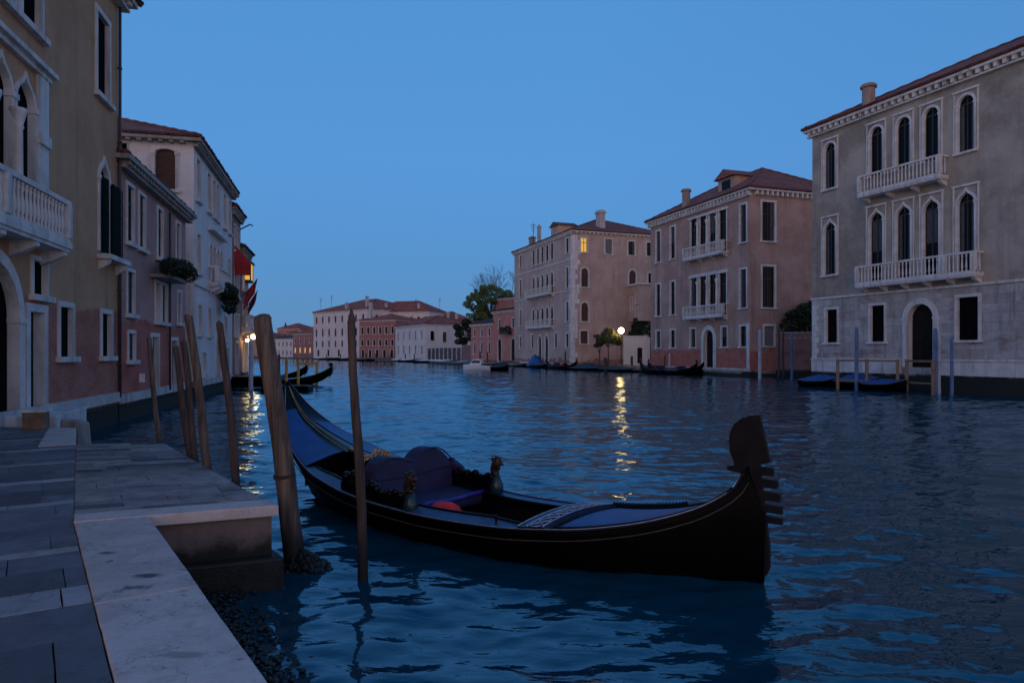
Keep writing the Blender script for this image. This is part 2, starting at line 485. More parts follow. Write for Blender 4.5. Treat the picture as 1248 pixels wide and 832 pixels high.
def slabmat(name, cols, stain=None, bump=.35, scale=3.0):
    t = NT(name); v = t.obj()
    at = t.n('ShaderNodeAttribute'); at.attribute_name = 'tone'
    f = at.outputs['Fac']
    n1 = t.noise(v, scale, 7, .65); n2 = t.noise(v, scale * 14, 4, .6)
    c = t.mix(f, cols[0], cols[1])
    c = t.mix(t.math('MULTIPLY', t.ramp(n1, .4, .72), .55), c, [q * .6 for q in cols[0]])
    c = t.mix(t.math('MULTIPLY', t.ramp(n2, .5, .8), .35), c, [q * 1.3 for q in cols[1]])
    if stain:
        s = t.ramp(t.noise(t.map(v, (1.3, 1, 1), loc=stain[1]), .95, 6, .62, .3), stain[2], stain[2] + .07)
        c = t.mix(t.math('MULTIPLY', s, .9), c, stain[0])
        wob = t.math('MULTIPLY', t.math('SUBTRACT', t.noise(v, 9.0, 8, .75), .5), 2.2)
        for cx_, cy_, rx_, ry_, k_ in stain[3]:
            px_, py_, _ = t.xyz(t.map(v, (1 / rx_, 1 / ry_, 0), loc=(-cx_ / rx_, -cy_ / ry_, 0)))
            dd = t.math('SQRT', t.math('ADD', t.math('MULTIPLY', px_, px_), t.math('MULTIPLY', py_, py_)))
            c = t.mix(t.math('MULTIPLY', t.ramp(t.math('ADD', dd, wob), 1.1, .35), k_), c, stain[0])
        s2 = t.ramp(t.noise(t.map(v, (1, 1, 1), loc=(3, 8, 0)), 7.0, 5, .6), .66, .74)
        c = t.mix(t.math('MULTIPLY', s2, .7), c, (.05, .045, .04))
    n3 = t.noise(v, 55.0, 3, .6); n4 = t.noise(t.map(v, (1, 1, 1), (0, 0, .6)), 2.6, 8, .75, .8)
    c = t.mix(t.math('MULTIPLY', t.ramp(n4, .52, .7), .4), c, [q * .5 for q in cols[0]])
    c = t.mix(t.math('MULTIPLY', t.ramp(n3, .62, .72), .55), c, [q * .4 for q in cols[0]])
    crk = t.math('ABSOLUTE', t.math('SUBTRACT', t.noise(v, 1.1, 6, .6, .6), .5))
    c = t.mix(t.math('MULTIPLY', t.ramp(crk, .004, .001), .6), c, [q * .3 for q in cols[0]])
    h = t.math('ADD', t.math('ADD', n1, t.math('MULTIPLY', n2, .6)), t.math('MULTIPLY', n3, .25))
    return t.fin(c, t.math('ADD', t.math('MULTIPLY', n1, .35), .4), t.bump(h, bump, .02))
M['pave'] = slabmat('trachyte_paving', ((.075, .077, .088), (.185, .185, .2)))
M['pave_white'] = slabmat('white_paving', ((.27, .27, .28), (.38, .38, .38)))
M['kerb'] = slabmat('kerb_istrian', ((.5, .415, .37), (.66, .57, .52)), ((.04, .025, .022), (1.7, 4.2, 0), .60, ((-2.60, 5.03, .16, .07, .9), (-2.38, 5.18, .12, .045, .45), (-3.22, 5.6, .09, .05, .8), (-2.2, 4.72, .05, .045, .45), (-1.75, 3.72, .15, .05, .4))), .5, 2.2)
M['jetty_deck'] = slabmat('jetty_paving', ((.05, .045, .047), (.34, .295, .275)), scale=4)
M['jetty_side'] = stone('jetty_side', (.2, .145, .12), (.05, .035, .03), algae=.45, scale=3.0)
M['weedy'] = plain('weedy_stone', (.010, .011, .008), .6, .5, 6, .8)
M['quay_side'] = stone('quay_side', (.36, .27, .23), (.1, .07, .06), algae=.36, blocks=(1.3, .3), scale=2.5)

def slabs(name, plist, mat, z1=Q, th=.12, gap=.003, parent=None, bevel=.006, rag=.0025):
    mb = MB(); tone = []
    for p, tn in plist:
        p = inset(p, gap + R.uniform(0, .002))
        if len(p) < 3: continue
        q_ = []
        for i_ in range(len(p)):
            a_, b_ = p[i_], p[(i_ + 1) % len(p)]; m_ = max(1, int((b_ - a_).length / .16)); nn_ = Vector((-(b_ - a_).y, (b_ - a_).x)).normalized()
            for k_ in range(m_): q_.append(a_.lerp(b_, k_ / m_) + nn_ * R.uniform(-1, 1) * rag * (1 if k_ else .3))
        p = q_
        n0 = len(mb.v)
        dz = R.uniform(-.004, .004)
        mb.prism([(q.x, q.y) for q in p], z1 - th, z1 + dz)
        tone += [tn] * (len(mb.v) - n0)
    o = mb.build(name, mat, parent, bevel=bevel)
    a = o.data.attributes.new('tone', 'FLOAT', 'POINT'); a.data.foreach_set('value', tone)
    return o
FAC = Vector((-.2306, .9730))                                    # direction of the left facades
FO = Vector((-9.845, 9.0))
FN = Vector((.9730, .2306))                                      # from the facade out over the canal
U2 = (E0 - A0).normalized(); V2 = Vector((-U2.y, U2.x))
half_main = [(FO, FN), (Vector((-9.68, 15.1)), Vector((-.12, -1)).normalized()), (Vector((0, -6)), Vector((0, 1)))]
def quay():
    # paving slabs in courses that run at right angles to the water
    dark, white = [], []
    courses = []; u = 0.0
    for wd_, wh_ in ((.42, 0), (.46, 0), (.17, 1), (.5, 0), (.52, 0), (.42, 1), (.62, 0), (.74, 0), (.6, 0), (.3, 1), (.7, 0), (.6, 0), (.6, 0), (.6, 0), (.3, 1), (.6, 0), (.6, 0), (.6, 0), (.6, 0), (.6, 0), (.6, 0)):
        u -= wd_; courses.append((u, wd_, wh_))
    u = 0.0; k = 0
    while u < 11.5:
        wd_ = R.choice([.42, .5, .58, .66]); wh_ = k % 4 == 2
        if wh_: wd_ = R.choice([.2, .28])
        courses.append((u, wd_, wh_)); u += wd_; k += 1
    for u, wide, is_white in courses:
        v0 = -1.2
        first = True
        while v0 < 9.5:
            l = R.uniform(.55, 1.05) * (1.6 if is_white else 1.0)
            if first: l *= R.uniform(.35, 1.0); first = False
            p0 = A0 + U * u + V * v0
            sq = [p0, p0 + V * l, p0 + V * l + U * wide, p0 + U * wide]
            tn = R.random()
            for extra in ([(A0, -U), (A0, V)], [(A0, U), (A0, V2)]):
                c = clip(sq, half_main + extra)
                if len(c) >= 3: (white if is_white else dark).append((c, tn))
            v0 += l
    # split off the white border slab at the far end of the jetty
    tag(slabs('quay_paving', dark, M['pave'], gap=.0025), None, None, None, 'structure')
    tag(slabs('quay_paving', white, M['pave_white'], gap=.0025), None, None, None, 'structure')
    b = MB()
    for extra in ([(A0, -U), (A0, V)], [(A0, U), (A0, V2)]):
        base = clip([Vector((-30, -6)), Vector((20, -6)), Vector((20, 30)), Vector((-30, 30))], half_main + extra)
        b.prism([(p.x, p.y) for p in base], -1.5, Q - .009); tag(b.build('quay_ground', M['quay_side']), None, None, None, 'structure')
    # kerb of long white stones
    wdt = .62; ks = []
    u = -.05
    for l in (2.55, 2.3, 2.6, 2.4, 2.5):
        p0 = A0 + U * (u - l); p1 = A0 + U * u
        ks.append(([p0, p1, p1 - V * wdt, p0 - V * wdt], R.uniform(.3, .8))); u -= l
    k = slabs('quay_kerb', ks, M['kerb'], Q + .012, .22, .003, bevel=.012, rag=.002); tag(k, None, None, None, 'structure')
    far = [E0 + U2 * .02, E0 + U2 * 3.2, E0 + U2 * 3.3 + V2 * .5, E0 + U2 * .02 + V2 * .55]
    tag(slabs('quay_kerb', [(far, .5)], M['kerb'], Q + .02, .2, .0, bevel=.015), None, None, None, 'structure')
    s0 = A0 - V * (wdt - .06); s1 = A0 - V * .1
    m = MB().prism([((s0 - U * .1).x, (s0 - U * .1).y), ((s1 - U * .1).x, (s1 - U * .1).y), ((s1 - U * 13).x, (s1 - U * 13).y), ((s0 - U * 13).x, (s0 - U * 13).y)], -1.5, Q - .212)
    tag(m.build('quay_wall', M['quay_side']), None, None, None, 'structure')
quay()

def jetty():
    root = empty('stone_jetty', (A0.x, A0.y, 0), 0, 'low stone jetty of long grey slabs with a pale front edge', 'jetty')
    T = Vector((A0.x, A0.y))
    def P(s, t):                                                  # s: 0 front .. 1 back ; t: 0 quay .. 1 canal
        a = A0.lerp(E0, s); b = B0.lerp(C0, s); return a.lerp(b, t) - T
    edge, deck = [], []
    s = 0.0; i = 0
    n = 22; ws = [R.uniform(.75, 1.25) for _ in range(n)]; tot = sum(ws)
    fr = .055
    edge.append(([P(0, -.0), P(0, 1.012), P(fr, 1.012), P(fr, -.0)], .6))
    s = fr
    for wd in ws:
        ds = (1 - fr) * wd / tot
        cuts = sorted([0] + [R.uniform(.12, .88) for _ in range(R.choice([1, 2]))] + [1])
        for a, b in zip(cuts, cuts[1:]):
            if b - a > .06: deck.append(([P(s, a), P(s, b), P(s + ds, b), P(s + ds, a)], R.random() if R.random() > .12 else 1.6))
        s += ds
    slabs('deck', deck, M['jetty_deck'], Q + .004, .1, .003, root)
    slabs('edge_stone', edge, M['kerb'], Q + .02, .11, 0, root, .01, rag=.006)
    m = MB(); q = [P(.012, 0), P(.012, .985), P(.985, .985), P(.985, 0)]
    m.prism([(p.x, p.y) for p in q], -1.5, Q - .008)
    m.build('wall', M['jetty_side'], root)
    m = MB(); q = [P(-.012, 0), P(-.012, 1.03), P(1.0, 1.03), P(1.0, 0)]
    m.prism([(p.x, p.y) for p in q], -1.5, .3); m.build('footing', M['weedy'], root, bevel=.03)
jetty()

def seaweed():
    mb = MB()
    rr = random.Random(3)
    def lump(x, y, z, r):
        n = 6; prof = [(r * math.sin(math.pi * i / 5) * rr.uniform(.7, 1.2) + .001, -r * .7 * math.cos(math.pi * i / 5)) for i in range(6)]
        mb._lathe(prof, (x, y, z), n)
    s0 = A0 - V * .6
    for i in range(6500):                                          # mussels and weed on the sloping foot of the wall
        u = rr.uniform(-5.5, -.15); v = abs(rr.gauss(0, .38)) * (1.0 if u > -4 else 1.2)
        if v > 1.15: continue
        p = s0 + U * u - V * v
        lump(p.x, p.y, .1 - v * .15 + rr.uniform(-.03, .04), rr.uniform(.01, .032))
    tag(mb.build('seaweed', M['weed'], smooth=False), 'dark wet weed and mussels along the foot of the quay wall', 'seaweed', None, 'stuff')
seaweed()

def tuft():
    rr = random.Random(9)
    p = A0 - V * .7 - U * 2.55
    root = empty('weed_tuft', (p.x, p.y, .02), 0, 'small green weed growing at the foot of the quay wall', 'weed')
    mb = MB()
    for i in range(60):
        a = rr.uniform(0, 6.28); r = rr.uniform(0, .1); h = rr.uniform(.05, .16)
        x, y = r * math.cos(a), r * math.sin(a); w = .015
        mb.poly([(x - w, y, 0), (x + w, y, 0), (x + rr.uniform(-.06, .06), y + rr.uniform(-.06, .06), h)])
    mb.build('leaves', M['leaf'], root)
tuft()

# ------------------------------------------------------------------ mooring poles
M['rope_old'] = plain('old_rope', (.05, .04, .03), .9, .4, 30, .5)
def pole(base, top, r0, r1, mat, label, group='mooring poles beside the stone jetty', tip='round', name='mooring_pole', seed=1, rope=0):
    """base: point at the water (z=0), top: head of the pole"""
    rr = random.Random(seed)
    b = Vector(base); tp = Vector(top); d = (tp - b)
    mb = MB(); pts, rad = [], []
    lo = b - d * (1.0 / d.z) * 1.2
    n = 22
    for i in range(n + 1):
        f = i / n; p = lo.lerp(tp, f); wob = .012 * math.sin(f * 9 + seed) + rr.uniform(-.003, .003)
        pts.append(p - b + Vector((wob, wob * .6, 0))); rad.append((r0 + (r1 - r0) * f) * (1 + rr.uniform(-.03, .03)))
    dn = d.normalized()
    if tip == 'round':
        for q, k in ((.03, .95), (.055, .75), (.07, .35)): pts.append(tp - b + dn * q); rad.append(r1 * k)
    elif tip == 'point':
        for q, k in ((.05, .8), (.13, .35), (.15, .15)): pts.append(tp - b + dn * q); rad.append(r1 * k)
    else:
        pts.append(tp - b + dn * .015); rad.append(r1 * .8)
    mb.tube(pts, rad, 14)
    o = mb.build(name, mat, None, smooth=True, loc=tuple(b))
    if rope:                                                       # worn rope ring
        c = b + d * (rope / d.z); rg = MB(); ax = dn.orthogonal().normalized(); bx = dn.cross(ax); rr_ = (r0 + (r1 - r0) * .45) * 1.0
        for kk in range(2): rg.tube([tuple(c - b + dn * (.022 * kk + .006 * math.sin(q)) + (ax * math.cos(q) + bx * math.sin(q)) * rr_) for q in [i * .3142 for i in range(21)]], .011, 5)
        rg.build('rope_ring', M['rope_old'], o, smooth=True)
    return tag(o, label, 'pole', group)
def at(px, py, y):                                                # a point at depth y that the photograph shows at this pixel
    return Vector(((px - 624) / 860 * y, y, 2.4 - (py - 430) / 860 * y))
def pole_px(top, low, y, dia_top, dia_low, mat, label, tip='flat', ylow=None, seed=1, group='mooring poles beside the stone jetty', rope=0):
    a = at(*low, ylow or y); b = at(*top, y); d = b - a
    base = a - d * (a.z / d.z)
    return pole(base, b, dia_low / 2, dia_top / 2, mat, label, group, tip, seed=seed, rope=rope)
pole_px((321, 390), (355, 640), 8.0, .2, .255, M['pole'], 'thickest weathered timber mooring pole, rounded head, leaning at the outer corner of the stone jetty', 'round', seed=2, rope=1.0)
pole_px((429, 393), (441, 660), 7.6, .085, .125, M['pole_dark'], 'slim dark mooring pole with a pointed tip standing in front of the blue gondola', 'point', seed=3)
pole_px((181.5, 412), (194, 541), 13.0, .085, .1, M['pole'], 'thin short leaning pole at the far end of the jetty, leftmost of the mooring poles', seed=4)
pole_px((213, 423), (233, 558), 11.2, .085, .12, M['pole_dark'], 'lower of two thin poles standing close together beside the thick leaning pole', seed=5)
pole_px((223, 416), (239, 560), 10.8, .09, .11, M['pole_dark'], 'thin pole squeezed between its shorter twin and the thick leaning pole', seed=6)
pole_px((230, 385), (254, 571), 10.0, .11, .14, M['pole'], 'tall thick flat-topped pole leaning left, just right of a pair of thin poles', seed=7)
pole_px((269, 394), (288, 590), 8.95, .085, .12, M['pole_dark'], 'slender dark leaning pole standing alone between the jetty poles and the thickest pole', seed=8)
def mound():
    rr = random.Random(4); mb = MB(); c = at(366, 695, 7.9)
    for i in range(420):
        a = rr.uniform(0, 6.28); r = abs(rr.gauss(0, .13)); r = min(r, .3)
        x, y = c.x + .03 + r * 1.1 * math.cos(a), 7.93 + r * math.sin(a) * .7
        z = .2 * (1 - r / .3) * rr.uniform(.3, 1) - .02
        q = rr.uniform(.02, .045)
        mb._lathe([(q * math.sin(math.pi * k / 4) + .001, -q * math.cos(math.pi * k / 4)) for k in range(5)], (x, y, z), 5)
    tag(mb.build('seaweed_clump', M['weed']), 'dark clump of weed round the foot of the thickest mooring pole', 'seaweed', None, 'stuff')
mound()

# ------------------------------------------------------------------ the gondola
def curve(xs, ys):
    def f(u):
        if u <= xs[0]: return ys[0]
        if u >= xs[-1]: return ys[-1]
        i = max(k for k in range(len(xs)) if xs[k] <= u); i = min(i, len(xs) - 2)
        h = xs[i + 1] - xs[i]; t = (u - xs[i]) / h
        def sl(j):
            if j <= 0: return (ys[1] - ys[0]) / (xs[1] - xs[0])
            if j >= len(xs) - 1: return (ys[-1] - ys[-2]) / (xs[-1] - xs[-2])
            a = (ys[j] - ys[j - 1]) / (xs[j] - xs[j - 1]); b = (ys[j + 1] - ys[j]) / (xs[j + 1] - xs[j])
            return 0 if a * b <= 0 else 2 * a * b / (a + b)
        m0, m1 = sl(i) * h, sl(i + 1) * h
        return (2 * t**3 - 3 * t**2 + 1) * ys[i] + (t**3 - 2 * t**2 + t) * m0 + (-2 * t**3 + 3 * t**2) * ys[i + 1] + (t**3 - t**2) * m1
    return f
GL = 9.014
gz = curve([0, .04, .09, .16, .23, .3, .4, .5, .6, .7, .8, .87, .93, .97, 1], [1.86, 1.42, 1.05, .75, .58, .49, .41, .365, .345, .36, .42, .52, .69, .90, 1.17])
gw = curve([0, .04, .09, .16, .23, .3, .4, .5, .6, .7, .8, .87, .93, .97, 1], [.025, .25, .5, .78, .92, 1.0, 1.03, .99, .93, .87, .74, .56, .34, .16, .03])
gc = curve([0, .16, .3, .4, .5, .6, .7, .8, .9, 1], [0, .02, .18, .33, .45, .5, .47, .36, .2, 0])
gfb = curve([0, .1, .2, .4, .6, .8, .9, 1], [.4, .45, .62, .76, .86, .94, .96, 1])
gzb = curve([0, .05, .1, .16, .22, .3, 1], [1.2, .8, .42, .12, -.06, -.14, -.14])
gbul = curve([-.2, 0, .4, .9, 1.17, 2], [.0, .02, .08, .0, -.13, -.13])
def gx(u, z): return u * GL + gbul(z) * max(0, (u - .8) / .2) ** 2
def gp(u, t, z):                                                  # t: -1 near gunwale .. 1 far gunwale
    return (gx(u, z), -gc(u) + t * gw(u), z)

M['bronze'] = plain('dark_bronze', (.035, .022, .014), .4, .6, 14, .4, Metallic=.3)
M['board'] = plain('board_dark_blue', (.012, .022, .06), .4)
M['piping_dark'] = plain('seam_dark', (.008, .007, .02), .6)
def gondola():
    root = empty('gondola', (-4.25, 13.3, 0), math.atan2(-.64345, .76549),
                 'large black gondola with blue decks moored in the foreground beside the stone jetty', 'gondola', 'gondolas')
    us = [i / 110 for i in range(111)]
    rows = []
    for u in us:
        z, w_, c, wb, zb = gz(u), gw(u), gc(u), gw(u) * gfb(u), gzb(u)
        half = [(w_, z), (w_ + .012, z - .05), (w_ * .6 + wb * .4 + .03 * w_, z * .6 + zb * .4), (w_ * .2 + wb * .8 + .03 * w_, z * .2 + zb * .8), (wb, zb)]
        r = [(gx(u, zz), -c - yy, zz) for yy, zz in half] + [(gx(u, zb), -c, zb - .02)] + [(gx(u, zz), -c + yy, zz) for yy, zz in half[::-1]]
        rows.append(r)
    mb = MB().grid(rows); mb.poly([rows[0][i] for i in range(len(rows[0]))]); mb.poly([rows[-1][i] for i in range(len(rows[-1]))][::-1])
    mb.build('hull', M['hull'], root, smooth=True)
    # inner skin and floor of the open part
    rows = []
    for i in range(60):
        u = .2 + .56 * i / 59; z = gz(u); k = .2 / gw(u)
        rows.append([gp(u, -1 + k, z), gp(u, -1 + k, z - .12), gp(u, -.72, .08), gp(u, .72, .08), gp(u, 1 - k, z - .12), gp(u, 1 - k, z)])
    MB().grid(rows).build('floor', M['lacquer'], root)
    for sgn in (-1, 1):                                           # side decks
        rows = []
        for i in range(60):
            u = .225 + .525 * i / 59; k = .2 / gw(u)
            if sgn > 0 and u < .39: k = .42 / gw(u)
            up_ = (.085 if sgn < 0 else -.03) * min(1, (u - .22) * 10, (.76 - u) * 14)
            rows.append([gp(u, sgn * (1 - k), gz(u) + .004 + up_), gp(u, sgn * (1 - .02), gz(u) + .008)])
        MB().grid(rows).build('side_deck', M['sky_tinted_deck'], root)
        cm = MB(); pts = []
        for i in range(50):
            u = .24 + .5 * i / 49; k = .2 / gw(u)
            pts.append(gp(u, sgn * (1 - k), gz(u) + .01 + (.085 if sgn < 0 else -.03) * min(1, (u - .22) * 10, (.76 - u) * 14)))
        cm.tube(pts, .018, 6); cm.build('coaming', M['lacquer'], root, smooth=True)
        g = MB(); g.tube([gp(i / 90, sgn * 1.0, gz(i / 90) + .006) for i in range(91)], .016, 6)
        g.build('gunwale', M['lacquer'], root, smooth=True)
        g = MB(); g.tube([(gx(u, gz(u) - .1), -gc(u) + sgn * (gw(u) + .022), gz(u) - .1) for u in [i / 90 * .985 + .01 for i in range(91)]], .0075, 5)
        g.build('trim_line', M['trim'], root, smooth=True)
        g = MB(); g.tube([gp(u, sgn * .985, gz(u) + .024) for u in [i / 90 * .98 + .01 for i in range(91)]], .006, 5)
        g.build('trim_line', M['silver'], root, smooth=True)
    # foredeck: black deck, raised blue panel
    def deck(u0, u1, t0, t1, lift, camber, n=40, m=12):
        rows = []
        for i in range(n + 1):
            u = u0 + (u1 - u0) * i / n
            rows.append([gp(u, t, gz(u) + lift + camber * gw(u) * (1 - t * t)) for t in [t0 + (t1 - t0) * k / m for k in range(m + 1)]])
        return rows
    MB().grid(deck(.74, .995, -1, 1, .0, .07)).build('foredeck', M['lacquer'], root, smooth=True)
    MB().grid(deck(.788, .965, -.94, .82, .016, .07)).build('foredeck_cover', M['blue_cover'], root, smooth=True)
    bd = MB(); r = deck(.742, .775, -1.0, .97, .05, .09, 3, 16); bd.grid(r)
    lo = [[gp(.742, t, gz(.742) - .1) for t in [-1 + 1.97 * k / 16 for k in range(17)]], r[0]]; bd.grid(lo)
    lo = [r[-1], [gp(.777, t, gz(.777)) for t in [-1 + 1.97 * k / 16 for k in range(17)]]]; bd.grid(lo)
    cp = bd.build('carved_board', M['board'], root, smooth=False)
    cv = MB()
    def bp(u, t, e=.0): return gp(u, t, gz(u) + .05 + .09 * gw(u) * (1 - t * t) + e)
    for uu in (.7425, .7535, .7745): cv.tube([bp(uu, -.99 + 1.95 * k / 30, .006) for k in range(31)], .008, 5)
    for k in range(9):
        t0 = -.93 + 1.85 * k / 9
        cv.tube([bp(.764 + .007 * math.sin(a), t0 + .06 * math.cos(a) * (1 + .35 * a / 6), .008) for a in [q * .55 for q in range(13)]], .0065, 4)
        cv.tube([bp(.7555, t0 + .16, .008), bp(.764, t0 + .11, .01), bp(.773, t0 + .17, .008)], .006, 4)
    cv.build('filigree', M['silver'], cp, smooth=True)
    kr = MB()
    for i in range(24):
        u = .775 + .115 * i / 23; p = gp(u, .93, gz(u) + .035)
        kr._lathe([(.004, -.03), (.018, -.02), (.01, 0), (.024, .02), (.02, .045), (.004, .06)], p, 6)
    kr.build('knob_rail', M['lacquer'], root, smooth=True)
    # raised moulding round the foredeck panel
    md = MB()
    for tt in (-.93, .87): md.tube([gp(u, tt, gz(u) + .03 + .07 * gw(u) * (1 - tt * tt)) for u in [.785 + .19 * i / 30 for i in range(31)]], .014, 6)
    md.build('moulding', M['lacquer'], root, smooth=True)
    # aft deck: two blue slopes with a ridge between
    def adeck(u0, u1, t0, t1, n=30, m=8, lift=0.0):
        rows = []
        for i in range(n + 1):
            u = u0 + (u1 - u0) * i / n
            rows.append([gp(u, t, gz(u) + lift + .01 + (.22 * min(1, u * 9)) * gw(u) * (1 - abs(t) ** 1.3)) for t in [t0 + (t1 - t0) * k / m for k in range(m + 1)]])
        return rows
    MB().grid(adeck(.006, .30, -.99, .99, m=16)[:24]).build('aft_deck', M['lacquer'], root, smooth=True)
    MB().grid(adeck(.05, .232, -.96, -.27, lift=.012)).build('aft_cover', M['blue_cover'], root, smooth=True)
    MB().grid(adeck(.235, .30, .06, .985)).build('aft_deck', M['lacquer'], root, smooth=True)
    MB().grid(adeck(.085, .30, .2, .93, lift=.012)).build('aft_cover', M['blue_cover'], root, smooth=True)
    bk = MB().grid(adeck(.005, .24, -.16, .1)); bk.build('ridge', M['lacquer'], root, smooth=True)
    fc = MB(); r = adeck(.232, .233, -.985, -.1)[-1]; fc.grid([r, [(p[0], p[1], p[2] - .3) for p in r]]); fc.build('bulkhead', M['lacquer'], root); fc = MB()
    r = adeck(.299, .30, .06, .985)[-1]; fc.grid([r, [(p[0], p[1], p[2] - .3) for p in r]]); fc.build('bulkhead', M['lacquer'], root)
    tr = MB()
    for tt in (-.14, -.02): tr.tube([gp(u, tt, gz(u) + .035 + (.22 * min(1, u * 9)) * gw(u) * (1 - abs(tt) ** 1.3)) for u in [.01 + .23 * i / 30 for i in range(31)]], .009, 5)
    tr.tube([gp(.24, -.1, gz(.24) + .24), gp(.3, -.05, gz(.3) + .22), gp(.36, 0, gz(.36) + .2)], .03, 6)
    tr.build('trim_line', M['gold'], root, smooth=True)
    th = MB()
    for u0, u1, zz in ((.268, .295, .40), (.335, .36, .36)):
        a = [gp(u0, -.86, zz), gp(u0, .7, zz), gp(u1, .7, zz), gp(u1, -.86, zz)]
        th.add(a + [(p[0], p[1], p[2] - .05) for p in a], [(3, 2, 1, 0), (4, 5, 6, 7), (0, 1, 5, 4), (1, 2, 6, 5), (2, 3, 7, 6), (3, 0, 4, 7)])
    th.build('thwart', M['sky_tinted_deck'], root)
    # seat with its double-humped back
    st = MB(); out = [(-1.08, .28), (-1.09, .58), (-1.06, .72), (-.98, .81), (-.86, .865), (-.72, .88), (-.58, .86), (-.45, .815), (-.34, .79), (-.26, .815), (-.17, .88), (-.07, .93), (.06, .95), (.19, .935), (.31, .88), (.42, .78), (.5, .66), (.55, .5), (.56, .28)]
    n = len(out); X0 = 3.72
    fr = [(X0 + .24 - .16 * (z - .3), y, z) for y, z in out]; bkp = [(X0 - .02 - .22 * (z - .3), y, z) for y, z in out]
    st.add(fr + bkp, [tuple(range(n)), tuple(range(2 * n - 1, n - 1, -1))] + [(i + n, (i + 1) % n + n, (i + 1) % n, i) for i in range(n)])
    so = st.build('seat', M['navy'], root, bevel=.05)
    wg = MB(); w2 = [(X0 + .02, .28), (X0 + .0, .70), (X0 + .2, .70), (X0 + .36, .62), (X0 + .45, .46), (X0 + .5, .28)]
    wg.prismy(w2, .46, .60); wg.build('wing', M['navy'], so, bevel=.04)
    sm = MB(); sm.tube([(X0 + .246 - .16 * (.60 - .3), y, .60 + .03 * math.sin(y * 3)) for y in [-1.04 + 1.56 * i / 16 for i in range(17)]], .008, 5)
    sm.build('seam', M['piping_dark'], so, smooth=True)
    pi = MB(); pi.tube([(X0 + .27 - .16 * (z - .3), y, z) for y, z in out[1:-1]], .012, 6); pi.build('piping', M['navy'], so, smooth=True)
    cu = MB().box(X0 + .2, X0 + 1.0, -.98, .46, .16, .33); cu.build('cushion', M['navy'], so, bevel=.05)
    pp = MB(); pp.tube([(X0 + 1.0, y, .33 + .012 * math.sin(y * 5)) for y in [-.9 + 1.3 * i / 20 for i in range(21)]], .03, 8)
    pp.build('piping', M['purple'], so, smooth=True)
    # carved arm rails ending in sea-horses
    rr = random.Random(2)
    for sgn in (-1, 1):
        ar = MB(); pts = []
        for i in range(30):
            u = .385 + .16 * i / 29; k = .12 / gw(u); p = gp(u, sgn * (1 - k), gz(u))
            ar.box(p[0] - .05, p[0] + .05, p[1] - .06, p[1] + .06, p[2] - .02, p[2] + .15 + .02 * math.sin(i))
            if i % 2 == 0:
                q = rr.uniform(.045, .075)
                ar.ball((p[0], p[1], p[2] + .15 + rr.uniform(0, .07)), q, 6)
        u = .425 if sgn > 0 else .41
        p = gp(u, sgn * (1 - .12 / gw(u)), gz(u))
        ar._lathe([(.03, .1), (.07, .16), (.05, .22), (.075, .28), (.05, .33), (.01, .35)], p, 8)
        o = ar.build('arm_rail', M['lacquer'], root, smooth=False)
        u = .55; k = .12 / gw(u); p = Vector(gp(u, sgn * (1 - k), gz(u)))
        sh = MB(); sh._lathe([(.05, -.06), (.085, 0), (.1, .06), (.095, .12), (.07, .18), (.05, .24)], p, 10)
        sb = sh.build('sea_horse', M['teal'], root, smooth=True)
        hd = MB(); cp_ = [(.0, .2), (-.03, .27), (-.045, .33), (-.02, .4), (.03, .45), (.02, .5), (-.02, .53)]
        hd.tube([(p.x + a, p.y, p.z + b) for a, b in cp_], [.05, .06, .065, .07, .06, .045, .02], 8)
        hd.tube([(p.x + .02, p.y, p.z + .46), (p.x + .09, p.y, p.z + .44), (p.x + .12, p.y, p.z + .41)], [.04, .028, .018], 7)
        for k2 in range(6): hd.ball((p.x - .07 + rr.uniform(-.02, .02), p.y, p.z + .22 + k2 * .052), .03, 5)
        for k2 in range(16): hd.ball((p.x + rr.uniform(-.07, .07), p.y + rr.uniform(-.05, .05), p.z + rr.uniform(.2, .5)), rr.uniform(.018, .035), 5)
        hd.build('head', M['bronze'], sb, smooth=True)
    # ferro: the toothed iron of the prow
    def fx(px): return GL + (px - 928) * .0097
    def fz(py): return (705 - py) * .00872
    sil = [(893, 528), (898, 518), (906, 511), (916, 506.5), (927, 505), (931, 524), (935, 545), (938.5, 562), (931, 564.5), (927, 565.5),
           (929.5, 590), (932, 613), (935, 640), (937.5, 662), (938, 688), (934, 699), (926, 705), (914, 708),
           (914, 705), (921, 700), (926, 692), (927, 668), (925, 645), (920, 615), (913, 588), (907, 580), (902, 578), (892, 577), (888.5, 574.5), (890, 571.5), (898, 569.5), (897, 565), (893, 553), (891.5, 540)]
    mb = MB().prismy([(fx(a), fz(b)) for a, b in sil], -.022, .022)
    fo = mb.build('prow_iron', M['ferro'], root, bevel=.006)
    for y0, y1, xr, xl in ((567.5, 578, 941.5, 922), (582, 592.5, 946, 924), (597, 608, 949, 926), (612.5, 622.5, 951, 928), (626.5, 635, 951, 931)):
        tb = MB().prismy([(fx(xl), fz(y0)), (fx(xr), fz(y0 + .8)), (fx(xr), fz(y1)), (fx(xl), fz(y1))], -.03, .03)
        tb.build('tooth', M['ferro'], fo, bevel=.005)
    # rope of gilded tassels over the seat back
    return root
gon = gondola()
def gworld(x, y, z):
    ca, sa = .76549, -.64345
    return Vector((-4.25 + x * ca - y * sa, 13.3 + x * sa + y * ca, z))
